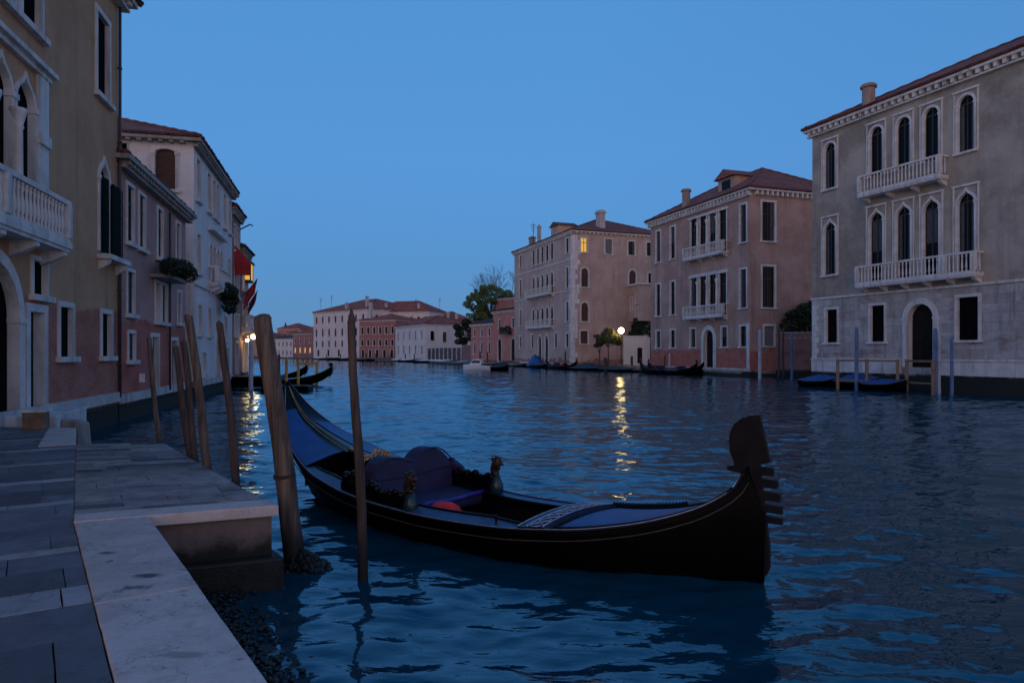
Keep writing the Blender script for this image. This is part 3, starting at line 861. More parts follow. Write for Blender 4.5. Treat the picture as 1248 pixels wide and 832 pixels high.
def gond_items():
    rz = math.atan2(-.64345, .76549)
    p = gworld(5.2, -.96, .19)
    mb = MB(); prof = [(.24, 0), (.25, .05), (.24, .13), (.2, .2), (.12, .25), (.01, .27)]
    mb._lathe(prof, (0, 0, 0), 20)
    r = mb.build('round_cushion', M['red'], None, smooth=True, loc=tuple(p), rz=rz); tag(r, 'domed red cushion lying on the floor of the foreground gondola', 'cushion')
    MB()._lathe([(.245, .1), (.262, .115), (.245, .13)], (0, 0, 0), 20).build('seam', M['red'], r, smooth=True)
    p = gworld(5.85, -1.08, .2)
    mb = MB()._lathe([(.03, 0), (.035, .02), (.014, .04), (.014, .12), (.022, .13), (.018, .18), (.004, .2)], (0, 0, 0), 8)
    r = mb.build('bottle', M['orange'], None, smooth=True, loc=tuple(p)); tag(r, 'tiny orange bottle-shaped peg standing inside the foreground gondola', 'bottle')
    MB()._lathe([(.02, .18), (.02, .21)], (0, 0, 0), 8).build('cap', M['gold'], r)
    p = gworld(6.35, -1.24, .36)
    mb = MB()._lathe([(.03, 0), (.03, .015), (.012, .03), (.012, .1), (.024, .12), (.012, .15)], (0, 0, 0), 8)
    tag(mb.build('cleat', M['lacquer'], None, smooth=True, loc=tuple(p)), 'small black turned peg on the near side deck of the foreground gondola', 'peg')
    rr = random.Random(6); mb = MB()
    path = [(3.55, -1.2, .42), (3.52, -1.12, .6), (3.5, -1.0, .75), (3.48, -.85, .87), (3.46, -.68, .92), (3.46, -.52, .9), (3.48, -.4, .84)]
    mb.tube([tuple(gworld(*q)) for q in path], .014, 6)
    for i in range(70):
        f = rr.uniform(0, 1) ** .8 * 5.99; a = path[int(f)]; b = path[int(f) + 1]; k = f - int(f)
        q = gworld(*[a[j] + (b[j] - a[j]) * k + rr.uniform(-.04, .04) for j in range(3)])
        mb.ball(tuple(q), rr.uniform(.012, .03), 5)
    tag(mb.build('tassel_rope', M['rope'], None, smooth=True), 'gold tasselled rope draped behind the blue seat of the gondola', 'rope')
gond_items()

# ------------------------------------------------------------------ small gondola for the moorings
def small_gondola():
    root = empty('gondola')
    L = 10.6
    z = curve([0, .06, .15, .3, .5, .7, .85, .94, 1], [1.5, 1.0, .68, .46, .4, .44, .66, .98, 1.35]); w_ = curve([0, .06, .15, .3, .5, .7, .85, .94, 1], [.03, .2, .42, .64, .7, .62, .38, .16, .03])
    zb = curve([0, .08, .2, .8, .92, 1], [1.1, .4, -.08, -.08, .25, .8])
    rows = []
    for i in range(41):
        u = i / 40; a, b, c = z(u), w_(u), zb(u)
        rows.append([(u * L, -b, a), (u * L, -b * .9, a * .5 + c * .5), (u * L, -b * .65, c), (u * L, b * .65, c), (u * L, b * .9, a * .5 + c * .5), (u * L, b, a)])
    MB().grid(rows).build('hull', M['hull'], root, smooth=True)
    for u0, u1 in ((0.01, .33), (.66, .99)):
        rows = []
        for i in range(13):
            u = u0 + (u1 - u0) * i / 12; rows.append([(u * L, t * w_(u), z(u) + .06 * (1 - abs(t))) for t in (-1, -.5, 0, .5, 1)])
        MB().grid(rows).build('deck', M['lacquer'], root, smooth=True)
    rows = [[(u * L, t * w_(u) * .9, .12) for t in (-1, 1)] for u in (.3, .4, .5, .6, .7)]
    MB().grid(rows).build('floor', M['lacquer'], root)
    m = MB().box(3.9, 4.1, -.5, .5, .15, .95); m.box(4.1, 4.8, -.5, .5, .15, .5); m.build('seat', M['navy'], root, bevel=.04)
    f = MB().prismy([(L - .1, 1.25), (L - .22, 1.5), (L - .2, 1.62), (L - .05, 1.68), (L + .04, 1.66), (L + .12, 1.42), (L + .03, 1.4), (L + .08, 1.1), (L - .02, .75), (L - .2, .5), (L - .25, .5), (L - .1, .8), (L - .02, 1.1)], -.02, .02)
    for k in range(5): f.box(L + .05 - .03 * k, L + .22 - .035 * k, -.025, .025, 1.28 - .12 * k, 1.34 - .12 * k)
    f.build('prow_iron', M['ferro'], root)
    return root
sg_proto = small_gondola()
def put_gondola(x, y, deg, label, first=[True]):
    o = sg_proto if first[0] else copy_tree(sg_proto)
    first[0] = False
    o.location = (x, y, 0); o.rotation_euler = (0, 0, D2(deg)); tag(o, label, 'gondola', 'gondolas')
    return o

# ------------------------------------------------------------------ building kit
CACHE = {}
def arch_line(w_, h, kind, e=0.0, n=14):                           # contour of an arched head, left springing to right springing
    a = w_ / 2
    rise = {'round': 1.0, 'ogee': 1.3, 'pointed': 1.2, 'segment': .4}[kind] * a
    zs = h - rise
    pts = []
    for i in range(n + 1):
        t = -math.cos(math.pi * i / n); q = math.sqrt(max(0, 1 - t * t))
        if kind == 'round': z = a * q
        elif kind == 'segment': z = .4 * a * q
        elif kind == 'pointed': z = a * (1.2 * (1 - abs(t) ** 1.7) ** .75)
        else: z = a * (.85 * q + .45 * (math.exp(-abs(t) * 4.5) - .011))
        k = (a + e) / a
        pts.append((a * t * k, zs + z * k))
    return pts, zs

M['curtain'] = plain('curtain_behind_glass', (.05, .05, .055), .5, .4, 9)
FILLS = {'glass': 'glass', 'brown': 'shutter_brown', 'green': 'shutter_green', 'grey': 'shutter_grey', 'void': 'void', 'door': 'door', 'lit': 'lit', 'shop': 'lit_shop'}
def window(parent, x, z, w_, h, arch=None, fw=.16, fill='glass', sill=True, label_rot=0.0, y=0.0, border=False, frame='stone', bars=True, name='window', shutters=None, dep=.2, cap=False):
    var = R.choice([0, 0, 1, 1, 2, 3]) if (fill == 'glass' and bars) else 0
    key = (var, round(w_, 2), round(h, 2), arch, fw, fill, sill, border, frame, bars, shutters, dep, cap)
    if key not in CACHE:
        P = {}; m = MB(); yo, yi = -.05, dep; a = w_ / 2
        if arch:
            inn, zs = arch_line(w_, h, arch); out, _ = arch_line(w_, h, arch, fw)
            for sx in (-1, 1): m.box(min(sx * a, sx * (a + fw)), max(sx * a, sx * (a + fw)), yo, yi, 0, zs)
            n = len(inn)
            v = [(p[0], yo, p[1]) for p in inn] + [(p[0], yo, p[1]) for p in out] + [(p[0], yi, p[1]) for p in inn] + [(p[0], yi, p[1]) for p in out]
            f = []
            for i in range(n - 1):
                f += [(i, i + 1, n + i + 1, n + i), (i + 1, i, 2 * n + i, 2 * n + i + 1), (n + i, n + i + 1, 3 * n + i + 1, 3 * n + i)]
            m.add(v, f)
            for sx in (-1, 1):                                     # impost blocks
                x0 = sx * (a - .03); x1 = sx * (a + fw + .04)
                m.box(min(x0, x1), max(x0, x1), yo - .03, yi - .02, zs - .1, zs + .03)
        else:
            for sx in (-1, 1): m.box(min(sx * a, sx * (a + fw)), max(sx * a, sx * (a + fw)), yo, yi, 0, h)
            m.box(-a - fw, a + fw, yo - .004, yi, h, h + fw)
        if border:
            b0 = a + fw + .06; t = .07; hz = h + fw + .1
            for sx in (-1, 1): m.box(min(sx * b0, sx * (b0 + t)), max(sx * b0, sx * (b0 + t)), -.07, .0, -.02, hz)
            m.box(-b0 - t - .05, b0 + t + .05, -.1, 0, hz, hz + .12)
        if cap: m.box(-a - fw - .12, a + fw + .12, -.16, .0, h + fw + .003, h + fw + .13)
        P[name] = m.mesh(name, M[frame])
        if sill: P['sill'] = MB().box(-a - fw - .1, a + fw + .1, -.16, dep, -.15, -.002).mesh('sill', M[frame])
        yp = dep - .03
        m = MB()
        if arch:
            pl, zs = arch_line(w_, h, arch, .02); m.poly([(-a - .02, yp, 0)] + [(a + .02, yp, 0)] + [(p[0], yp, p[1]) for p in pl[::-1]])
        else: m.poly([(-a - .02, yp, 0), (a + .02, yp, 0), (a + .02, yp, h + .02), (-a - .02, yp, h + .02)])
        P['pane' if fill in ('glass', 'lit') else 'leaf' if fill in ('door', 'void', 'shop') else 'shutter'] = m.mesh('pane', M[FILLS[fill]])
        if bars and fill in ('glass', 'lit'):
            m = MB(); hh = zs if arch else h
            m.box(-.035, .035, yp - .05, yp - .005, .0, h - .02)
            for sx in (-1, 1): m.box(sx * (a - .03) - .03, sx * (a - .03) + .03, yp - .045, yp - .004, .0, hh)
            m.box(-a, a, yp - .055, yp - .006, hh * (.7 if not arch else 1) - .04, hh * (.7 if not arch else 1) + .04)
            m.box(-a, a, yp - .055, yp - .006, .0, .08)
            P['sash'] = m.mesh('sash', M['sash'])
            if fill == 'glass' and var:
                m = MB(); hh = zs if arch else h; zz = .1 if var != 3 else hh * .5
                for sx in ((-1, 1) if var != 2 else (1,)):
                    xs_ = [sx * (a - .02 - a * (.5 if var != 3 else .98) * q / 8) for q in range(9)]
                    m.grid([[(x_, yp - .004 - .012 * (q % 2), zz) for q, x_ in enumerate(xs_)], [(x_, yp - .004 - .012 * (q % 2), hh - .05) for q, x_ in enumerate(xs_)]])
                P['curtain'] = m.mesh('curtain', M['curtain'])
        elif fill in ('brown', 'green', 'grey'):
            m = MB(); hh = zs if arch else h
            k = int(hh / .12)
            for i in range(k):
                z0 = .05 + i * (hh - .08) / k
                for sx in (-1, 1): m.box(min(sx * .03, sx * (a - .05)), max(sx * .03, sx * (a - .05)), yp - .03, yp - .002, z0, z0 + .07)
            P['louvre'] = m.mesh('louvre', M[FILLS[fill]])
        elif fill == 'door':
            m = MB(); hh = zs if arch else h
            for sx in (-1, 1):
                for z0, z1 in ((.15, hh * .45), (hh * .5, hh * .92)): m.box(min(sx * .08, sx * (a - .1)), max(sx * .08, sx * (a - .1)), yp - .035, yp - .002, z0, z1)
            P['panel'] = m.mesh('panel', M['door'])
        if shutters:
            m = MB(); sw = a
            m.box(0, sw, -.045, 0, .02, h - .02)
            k = int(h / .11)
            for i in range(k): m.box(.05, sw - .05, -.06, -.046, .06 + i * (h - .12) / k, .06 + i * (h - .12) / k + .06)
            P['open_shutter'] = m.mesh('open_shutter', M[shutters])
        CACHE[key] = P
    P = CACHE[key]
    o = link(name, P[name], parent, (x, y, z), label_rot)
    for k, me in P.items():
        if k == name: continue
        if k == 'open_shutter':
            a = w_ / 2
            link(k, me, o, (a + .02, -.058, 0)); link(k, me, o, (-a - .02 - a, -.058, 0))
        else: link(k, me, o)
    return o

def wall(mb, L, z0, z1, holes, tf):
    """face in the plane y=0 with openings; hole=(x0,x1,z0,z1,arch|None); tf maps (x,y,z) to the house"""
    xs = sorted(set([0, L] + [max(0, min(L, h[i])) for h in holes for i in (0, 1)])); zs = sorted(set([z0, z1] + [max(z0, min(z1, h[i])) for h in holes for i in (2, 3)]))
    for i in range(len(xs) - 1):
        for j in range(len(zs) - 1):
            cx, cz = (xs[i] + xs[i + 1]) / 2, (zs[j] + zs[j + 1]) / 2
            if any(h[0] < cx < h[1] and h[2] < cz < h[3] for h in holes): continue
            mb.poly([tf(xs[i], 0, zs[j]), tf(xs[i + 1], 0, zs[j]), tf(xs[i + 1], 0, zs[j + 1]), tf(xs[i], 0, zs[j + 1])])
    for h in holes:
        if h[4] and h[3] <= z1 + 1e-6:
            pl, zsp = arch_line(h[1] - h[0], h[3] - h[2], h[4]); cx = (h[0] + h[1]) / 2
            for p, q in zip(pl, pl[1:]):
                mb.poly([tf(cx + p[0], 0, h[2] + p[1]), tf(cx + q[0], 0, h[2] + q[1]), tf(cx + q[0], 0, h[3]), tf(cx + p[0], 0, h[3])])

def balcony(parent, x0, x1, z, proj=.8, h=1.05, step=.22, corbels=None, posts=None, rot=0.0, loc=None, mat='stone'):
    m = MB().box(x0, x1, -proj, -.003, -.17, 0); m.box(x0 + .04, x1 - .04, -proj + .04, -.003, -.26, -.17)
    b = m.build('balcony', M[mat], parent, loc=loc or (0, 0, z), rz=rot)
    r = MB().box(x0 + .01, x1 - .01, -proj + .01, -proj + .2, h - .12, h)
    r.box(x0 + .01, x0 + .19, -proj + .2, -.003, h - .12, h - .003); r.box(x1 - .19, x1 - .01, -proj + .2, -.003, h - .12, h - .003)
    r.box(x0 + .02, x1 - .02, -proj + .03, -proj + .17, .002, .1)
    r.build('rail', M[mat], b)
    key = ('baluster', h, mat)
    if key not in CACHE:
        q = MB()._lathe([(.05, .1), (.05, .16), (.03, .2), (.062, .34), (.05, .48), (.028, h - .36), (.05, h - .24), (.03, h - .2), (.05, h - .17), (.05, h - .12)], (0, 0, 0), 8)
        CACHE[key] = q.mesh('baluster', M[mat], True)
        CACHE[('ped', h, mat)] = MB().box(-.11, .11, -.11, .11, .1, h - .12).mesh('pedestal', M[mat])
        c = MB().prismy([], 0, 0) if False else MB()
        c.add([(-.11, -.55, -.26), (.11, -.55, -.26), (.11, 0, -.26), (-.11, 0, -.26), (-.11, -.55, -.36), (.11, -.55, -.36), (-.11, -.3, -.5), (.11, -.3, -.5), (-.11, 0, -.62), (.11, 0, -.62)],
              [(0, 1, 2, 3), (0, 4, 5, 1), (4, 6, 7, 5), (6, 8, 9, 7), (0, 3, 8, 6, 4), (1, 5, 7, 9, 2)])
        CACHE[('corbel', h, mat)] = c.mesh('corbel', M[mat])
    pos = sorted(posts or [x0 + .12, x1 - .12])
    for p in pos: link('pedestal', CACHE[('ped', h, mat)], b, (p, -proj + .1, 0))
    n = max(1, int((x1 - x0) / step))
    for i in range(n):
        x = x0 + .12 + (i + .5) * (x1 - x0 - .24) / n
        if min(abs(x - p) for p in pos) > .15: link('baluster', CACHE[key], b, (x, -proj + .1, 0))
    for xx in (x0 + .1, x1 - .1):
        for k in range(1, int((proj - .2) / step) + 1): link('baluster', CACHE[key], b, (xx, -proj + .1 + k * step, 0))
    nc = corbels or max(2, int((x1 - x0) / 1.6) + 1)
    for i in range(nc): link('corbel', CACHE[('corbel', h, mat)], b, (x0 + .25 + i * (x1 - x0 - .5) / (nc - 1), 0, 0))
    return b

def hip_roof(parent, x0, x1, y0, y1, z, rh, mat='tiles', name='roof', hips=(1, 1)):
    L, D = x1 - x0, y1 - y0; m = MB(); hs = math.hypot
    if L >= D:
        a, b = (x0 + (D / 2 if hips[0] else 0), (y0 + y1) / 2), (x1 - (D / 2 if hips[1] else 0), (y0 + y1) / 2); sl = hs(D / 2, rh)
        m.poly([(x0, y0, z), (x1, y0, z), (*b, z + rh), (*a, z + rh)], [(x0, 0), (x1, 0), (b[0], sl), (a[0], sl)])
        m.poly([(x1, y1, z), (x0, y1, z), (*a, z + rh), (*b, z + rh)], [(x1, 0), (x0, 0), (a[0], sl), (b[0], sl)])
        m.poly([(x1, y0, z), (x1, y1, z), (*b, z + rh)], [(y0, 0), (y1, 0), (b[1], sl)])
        m.poly([(x0, y1, z), (x0, y0, z), (*a, z + rh)], [(y1, 0), (y0, 0), (a[1], sl)])
        ends = [a, b]
    else:
        a, b = ((x0 + x1) / 2, y0 + L / 2), ((x0 + x1) / 2, y1 - L / 2); sl = hs(L / 2, rh)
        m.poly([(x1, y0, z), (x1, y1, z), (*b, z + rh), (*a, z + rh)], [(y0, 0), (y1, 0), (b[1], sl), (a[1], sl)])
        m.poly([(x0, y1, z), (x0, y0, z), (*a, z + rh), (*b, z + rh)], [(y1, 0), (y0, 0), (a[1], sl), (b[1], sl)])
        m.poly([(x0, y0, z), (x1, y0, z), (*a, z + rh)], [(x0, 0), (x1, 0), (a[0], sl)])
        m.poly([(x1, y1, z), (x0, y1, z), (*b, z + rh)], [(x1, 0), (x0, 0), (b[0], sl)])
        ends = [a, b]
    # underside and a thin tile edge
    m.poly([(x0, y0, z - .06), (x0, y1, z - .06), (x1, y1, z - .06), (x1, y0, z - .06)])
    q = [(x0, y0), (x1, y0), (x1, y1), (x0, y1)]
    for i in range(4):
        p, r = q[i], q[(i + 1) % 4]
        m.poly([(*p, z - .06), (*r, z - .06), (*r, z), (*p, z)], [(0, 0), (hs(r[0] - p[0], r[1] - p[1]), 0), (hs(r[0] - p[0], r[1] - p[1]), .06), (0, .06)])
    # ragged line of rounded tile mouths along the eaves, and ridge tiles
    e = MB()
    for i in range(4):
        p, r = Vector((*q[i], z)), Vector((*q[(i + 1) % 4], z)); ln = (r - p).length; dr = (r - p) / ln; nn = Vector((dr.y, -dr.x, 0))
        k = min(int(ln / .24), 160)
        for j in range(k):
            c = p + dr * ((j + .5) * ln / k)
            o = R.uniform(.0, .06)
            s = [c + dr * (.1 * math.cos(t)) + Vector((0, 0, .07 * math.sin(t) - .01)) for t in (0, 1.05, 2.1, 3.14)]
            e.add([tuple(v_ + nn * (.05 + o)) for v_ in s] + [tuple(v_ - nn * .4 + Vector((0, 0, .4 * rh / (min(L, D) / 2)))) for v_ in s], [(0, 1, 5, 4), (1, 2, 6, 5), (2, 3, 7, 6), (3, 2, 1, 0)])
    ro = m.build(name, M[mat], parent)
    e.build('eave_tiles', M[mat], ro)
    rt = MB()
    cs = [(x0, y0, z), (x1, y0, z), (x1, y1, z), (x0, y1, z)]
    A_, B_ = (*ends[0], z + rh), (*ends[1], z + rh)
    lines = [(A_, B_)] + ([(cs[0], A_), (cs[3], A_), (cs[1], B_), (cs[2], B_)] if L >= D else [(cs[0], A_), (cs[1], A_), (cs[2], B_), (cs[3], B_)])
    for p, r in lines:
        p, r = Vector(p), Vector(r); n = max(2, int((r - p).length / .45))
        rt.tube([p.lerp(r, i / n) + Vector((0, 0, .02 * (i % 2))) for i in range(n + 1)], [.11 + .02 * (i % 2) for i in range(n + 1)], 6)
    rt.build('ridge_tiles', M[mat], ro)
    return ro

def chimney(parent, x, y, z, h, r=.42, mat='chim', round_=False):
    m = MB()
    if round_:
        m._lathe([(r * .85, -1.5), (r * .85, h * .9), (r * 1.1, h * .92), (r * 1.1, h), (r * .9, h + .02), (r * .9, h + .1)], (0, 0, 0), 14)
    else:
        m.box(-r * .8, r * .8, -r * .6, r * .6, -1.5, h * .86); m.box(-r, r, -r * .8, r * .8, h * .86, h * .93); m.box(-r * .85, r * .85, -r * .65, r * .65, h * .93, h)
        for sx in (-1, 0, 1): m.box(sx * r * .5 - .06, sx * r * .5 + .06, -.1, .1, h, h + .16)
    return m.build('chimney', M[mat], parent, loc=(x, y, z))

def cornice(parent, L, D, z, proj=.4, sides=(1, 1), step=.55, mat='stone', h=.5):
    m = MB()
    m.box(-proj, L + proj, -proj, -.003, z - .16, z); m.box(-proj * .6, L + proj * .6, -proj * .6, -.003, z - h, z - h + .1)
    n = int(L / step)
    for i in range(n + 1):
        x = i * L / n; m.box(x - .1, x + .1, -proj * .85, -.004, z - h + .12, z - .16)
    for sd, on in ((0, sides[0]), (1, sides[1])):
        if not on: continue
        xa, xb = (-proj, -.003) if sd == 0 else (L + .003, L + proj)
        m.box(xa, xb, 0, D, z - .16, z - .004)
        n = int(D / step)
        for i in range(1, n + 1):
            y = i * D / n
            x2 = -proj * .85 if sd == 0 else L + proj * .85
            m.box(min(x2, 0 if sd == 0 else L), max(x2, 0 if sd == 0 else L), y - .1, y + .1, z - h + .12, z - .16)
    return m.build('cornice', M[mat], parent)

def house(name, label, cat, O, dr, L, D, z1, mat, front=(), right=(), left=(), z0=-1.2, x_lo=0.0, roof=None, corn=None, base=None, group=None):
    """local x along the facade (left to right seen from outside), y into the house, z up"""
    root = empty(name, (O[0], O[1], 0), math.atan2(dr[1], dr[0]), label, cat, group)
    def holes(ws): return [(w_['x'] - w_['w'] / 2 - .03, w_['x'] + w_['w'] / 2 + .03, w_['z'], w_['z'] + w_['h'] + .03, w_.get('arch')) for w_ in ws]
    m = MB(); zb = z0
    if base:
        b = MB(); wall(b, L, z0, base[0], [h for h in holes(front) if h[2] < base[0]], lambda x, y, z: (x, y, z))
        wall(b, D, z0, base[0], [h for h in holes(right) if h[2] < base[0]], lambda x, y, z: (L - y, x, z)); wall(b, D, z0, base[0], [h for h in holes(left) if h[2] < base[0]], lambda x, y, z: (y, D - x, z))
        b.build('base_wall', M[base[1]], root); zb = base[0]
    fh = [h for h in holes(front)]
    wall(m, L, zb, z1, fh, lambda x, y, z: (x, y, z)) if x_lo == 0 else wall(m, L - x_lo, zb, z1, [(h[0] - x_lo, h[1] - x_lo, *h[2:]) for h in fh], lambda x, y, z: (x + x_lo, y, z))
    wall(m, D, zb, z1, holes(right), lambda x, y, z: (L - y, x, z))
    wall(m, D, zb, z1, [(D - h[1], D - h[0], *h[2:]) for h in holes(left)], lambda x, y, z: (x_lo + y, D - x, z))
    m.poly([(L, D, zb), (x_lo, D, zb), (x_lo, D, z1), (L, D, z1)])
    m.poly([(x_lo, 0, z1 - .02), (L, 0, z1 - .02), (L, D, z1 - .02), (x_lo, D, z1 - .02)])
    m.build('wall', M[mat], root)
    for ws, side in ((front, 'f'), (right, 'r'), (left, 'l')):
        for w_ in ws:
            k = {q: v_ for q, v_ in w_.items() if q not in ('x', 'z', 'w', 'h')}
            if side == 'f': window(root, w_['x'], w_['z'], w_['w'], w_['h'], **k)
            elif side == 'r':
                o = window(root, L, w_['z'], w_['w'], w_['h'], y=w_['x'], label_rot=math.pi / 2, **k)
            else: window(root, x_lo, w_['z'], w_['w'], w_['h'], y=w_['x'], label_rot=-math.pi / 2, **k)
    if corn: cornice(root, L, D, z1 + corn.get('up', 0), **{k: v_ for k, v_ in corn.items() if k != 'up'})
    ro = None
    if roof: ro = hip_roof(root, x_lo - roof.get('o', .5), L + roof.get('o', .5), -roof.get('o', .5), D + roof.get('o', .5), z1 + roof.get('up', .065), roof['h'], roof.get('mat', 'tiles'), hips=roof.get('hips', (1, 1)))
    return root, ro
def W(x, z, w_, h, arch=None, **k): return dict(x=x, z=z, w=w_, h=h, arch=arch, **k)

M['chim'] = stone('chimney_render', (.36, .27, .23), (.15, .12, .1))
M['chim_white'] = stone('chimney_white', (.5, .48, .47), (.2, .18, .17))
M['l1'] = plaster('plaster_ochre', (.42, .22, .11), (.52, .3, .16), 3.7, (.58, .14, .07), (.38, .1, .06), patch=2, algae=.72, edge=.6, streak=.5)
M['l2'] = plaster('plaster_faded_red', (.34, .19, .165), (.44, .27, .23), 3.6, (.62, .09, .045), (.42, .085, .05), patch=.7, algae=.68, edge=.5, seed=1)
M['l3'] = plaster('plaster_white_left', (.62, .59, .58), (.7, .67, .66), .9, patch=2, algae=.7, edge=.3, streak=.6, seed=2)
M['l4'] = plaster('plaster_brown_red', (.26, .13, .1), (.3, .16, .12), .8, patch=2, algae=.6, edge=.3, seed=3)
M['r1'] = plaster('plaster_grey_beige', (.25, .21, .17), (.42, .365, .3), -5, patch=2, algae=-3, streak=.5, seed=4)
M['r1b'] = stone('ashlar_istrian', (.54, .505, .48), (.2, .17, .155), .75, 1.2, blocks=(1.7, .52), patchcol=(.22, .13, .1), algae=1.05)
M['r2'] = plaster('plaster_pink', (.33, .205, .16), (.46, .3, .24), 2.7, (.66, .11, .055), (.25, .1, .08), patch=2, algae=.55, edge=1.0, streak=.55, seed=5)
M['b3'] = plaster('plaster_grey_pink', (.4, .28, .23), (.5, .37, .31), 1.4, (.42, .14, .09), (.26, .12, .09), patch=.72, algae=.6, edge=1.2, streak=.4, seed=6)
M['pale'] = plaster('plaster_pale', (.58, .48, .45), (.66, .57, .54), .5, patch=2, algae=.4, edge=.3, streak=.5, seed=7)
M['white_far'] = plaster('plaster_white_far', (.55, .52, .5), (.62, .6, .58), .3, patch=2, algae=.4, edge=.3, streak=.3, seed=8)
M['red_far'] = plaster('plaster_red_far', (.3, .12, .1), (.36, .16, .13), 2, patch=2, algae=.4, edge=.8, streak=.4, seed=9)
M['pink_far'] = plaster('plaster_pink_far', (.42, .17, .13), (.48, .21, .17), 1, patch=2, algae=.4, edge=.5, streak=.4, seed=10)
M['ochre_far'] = plaster('plaster_ochre_far', (.35, .22, .14), (.42, .27, .18), 1, patch=2, algae=.4, edge=.5, seed=11)

LD = (-.2306, .9730)
# --- left 1: ochre palace with the gothic loggia
def left_one():
    front = [W(13.84, 10.5, 1.1, 2.55, fill='void', fw=.17), W(13.95, 5.6, .85, 2.9, 'ogee', fill='void', fw=.16, sill=False),
             W(9.05, 3.85, .8, .85, fill='void', fw=.12), W(10.78, 2.3, .9, 1.36, fill='void', fw=.15), W(14.17, 2.3, .9, 1.36, fill='void', fw=.15),
             W(8.86, 1.0, .84, 2.42, fill='door', fw=.2, sill=False, name='door', dep=.25), W(6.6, .95, 2.5, 3.5, 'round', fill='void', fw=.28, sill=False, name='archway', dep=.25),
             W(8.55, 10.4, 1.0, 2.6, fill='void', fw=.2), W(7.0, 10.4, 1.0, 2.6, fill='void', fw=.2),
             W(4.0, 10.4, 1.0, 2.6, fill='void', fw=.2), W(3.2, 2.3, .9, 1.36, fill='void', fw=.15)]
    lg = [8.22, 6.97, 5.72, 4.47, 3.22]
    for f_ in front: f_.setdefault('dep', .13)
    front += [W(x, 5.3, .98, 3.75, 'ogee', fill='void', fw=.11, sill=False, bars=False, dep=.16, name='loggia_arch') for x in lg]
    root, _ = house('palace', 'nearest ochre palace on the left with white gothic loggia, balcony and bare brick below', 'palace', FO, LD, 15.4, 12, 14.1, 'l1', front, x_lo=-9.0)
    # surround of the loggia
    m = MB(); m.box(2.1, 9.55, -.12, -.003, 9.36, 9.5); m.box(2.0, 9.65, -.24, -.003, 9.5, 9.62)
    m.box(8.84, 9.42, -.09, -.003, 5.3, 9.36)
    m.build('entablature', M['stone'], root)
    for x in (7.595, 6.345, 5.095, 3.845):
        c = MB(); c._lathe([(.16, 5.3), (.16, 5.42), (.12, 5.5), (.105, 7.6), (.135, 7.65), (.11, 7.7), (.16, 7.9), (.19, 8.0), (.19, 8.08)], (x, -.1, 0), 14)
        c.build('column', M['stone'], root, smooth=True)
    c = MB(); c.box(8.80, 9.45, -.16, -.004, 7.62, 7.92); c.build('capital', M['stone'], root, bevel=.03)
    balcony(root, 2.2, 9.45, 5.25, .62, 1.06, .21, corbels=5, posts=[2.32, 5.9, 9.33])
    m = MB().box(-9, 15.41, -.1, -.003, .76, 1.08); m.build('plinth', M['plinth'], root)
    cornice(root, 15.4, 12, 14.5, .5, (0, 1), .42, h=.4)
    r = hip_roof(root, -9.5, 16.0, -.6, 12.6, 14.57, 2.6)
    # green shutter leaves of the small gothic window
    for xx, rz, wd in ((14.42, 0, 1.1), (13.5, D2(-6), .43)):
        m = MB().box(0, wd, -.05, 0, 0, 2.35)
        for i in range(18): m.box(.06, wd - .06, -.065, -.051, .08 + i * .123, .15 + i * .123)
        s = m.build('shutter', M['shutter_green'], root, loc=(xx, -.07, 5.58), rz=rz)
    m = MB().box(13.3, 15.5, -.4, -.003, 5.35, 5.5)
    sb = m.build('sill', M['stone'], root)
    for x in (13.5, 15.2): MB().add([(x - .08, -.36, 5.348), (x + .08, -.36, 5.348), (x + .08, -.003, 5.348), (x - .08, -.003, 5.348), (x - .08, -.3, 5.2), (x + .08, -.3, 5.2), (x - .08, -.003, 5.0), (x + .08, -.003, 5.0)], [(0, 1, 2, 3), (0, 4, 5, 1), (4, 6, 7, 5), (0, 3, 6, 4), (1, 5, 7, 2)]).build('bracket', M['stone'], sb)
    p = MB(); p.tube([(15.3, -.09, .9), (15.3, -.09, 14.1)], .055, 8)
    for z in (2, 4.5, 7, 9.5, 12): p.tube([(15.3, -.09, z), (15.3, -.09, z + .06)], .075, 8)
    p.build('drain_pipe', M['pipe'], root, smooth=True)
left_one()
# landing step and box at the end of the quay
def facade(s, off=0.0): return FO + FAC * s + FN * off
def landing():
    a, b = facade(7.0, .02), facade(10.0, .02); o = [a, b, b + FN * .75, a + FN * 1.1]
    m = MB().prism([(p.x, p.y) for p in o], -1.2, .97); s = m.build('landing_step', M['stone'], None, bevel=.02); tag(s, 'pale stone landing step in front of the palace door', 'step')
    p = Vector((-9.95, 14.75))
    m = MB().box(-.2, .2, -.17, .17, 0, .36)
    bx = m.build('box', M['cardboard'], None, bevel=.01, loc=(p.x, p.y, Q + .004), rz=.3); tag(bx, 'small brown box with a pale lid on the end of the quay', 'box')
    MB().box(-.25, .25, -.22, .22, .362, .42).build('lid', M['stone'], bx, bevel=.015)
    p = Vector((-9.5, 15.3)); m = MB()
    m.add([(-.25, -.2, -.6), (.3, -.25, -.6), (.35, .25, -.6), (-.2, .2, -.6), (-.2, -.18, 1.0), (.2, -.2, .95), (.24, .2, .9), (-.18, .18, .98)], [(3, 2, 1, 0), (4, 5, 6, 7), (0, 1, 5, 4), (1, 2, 6, 5), (2, 3, 7, 6), (3, 0, 4, 7)])
    tag(m.build('stone_block', M['stone_dark'], None, bevel=.05, loc=(p.x, p.y, 0)), 'rough stone block at the water corner beside the brown box', 'stone block')
landing()

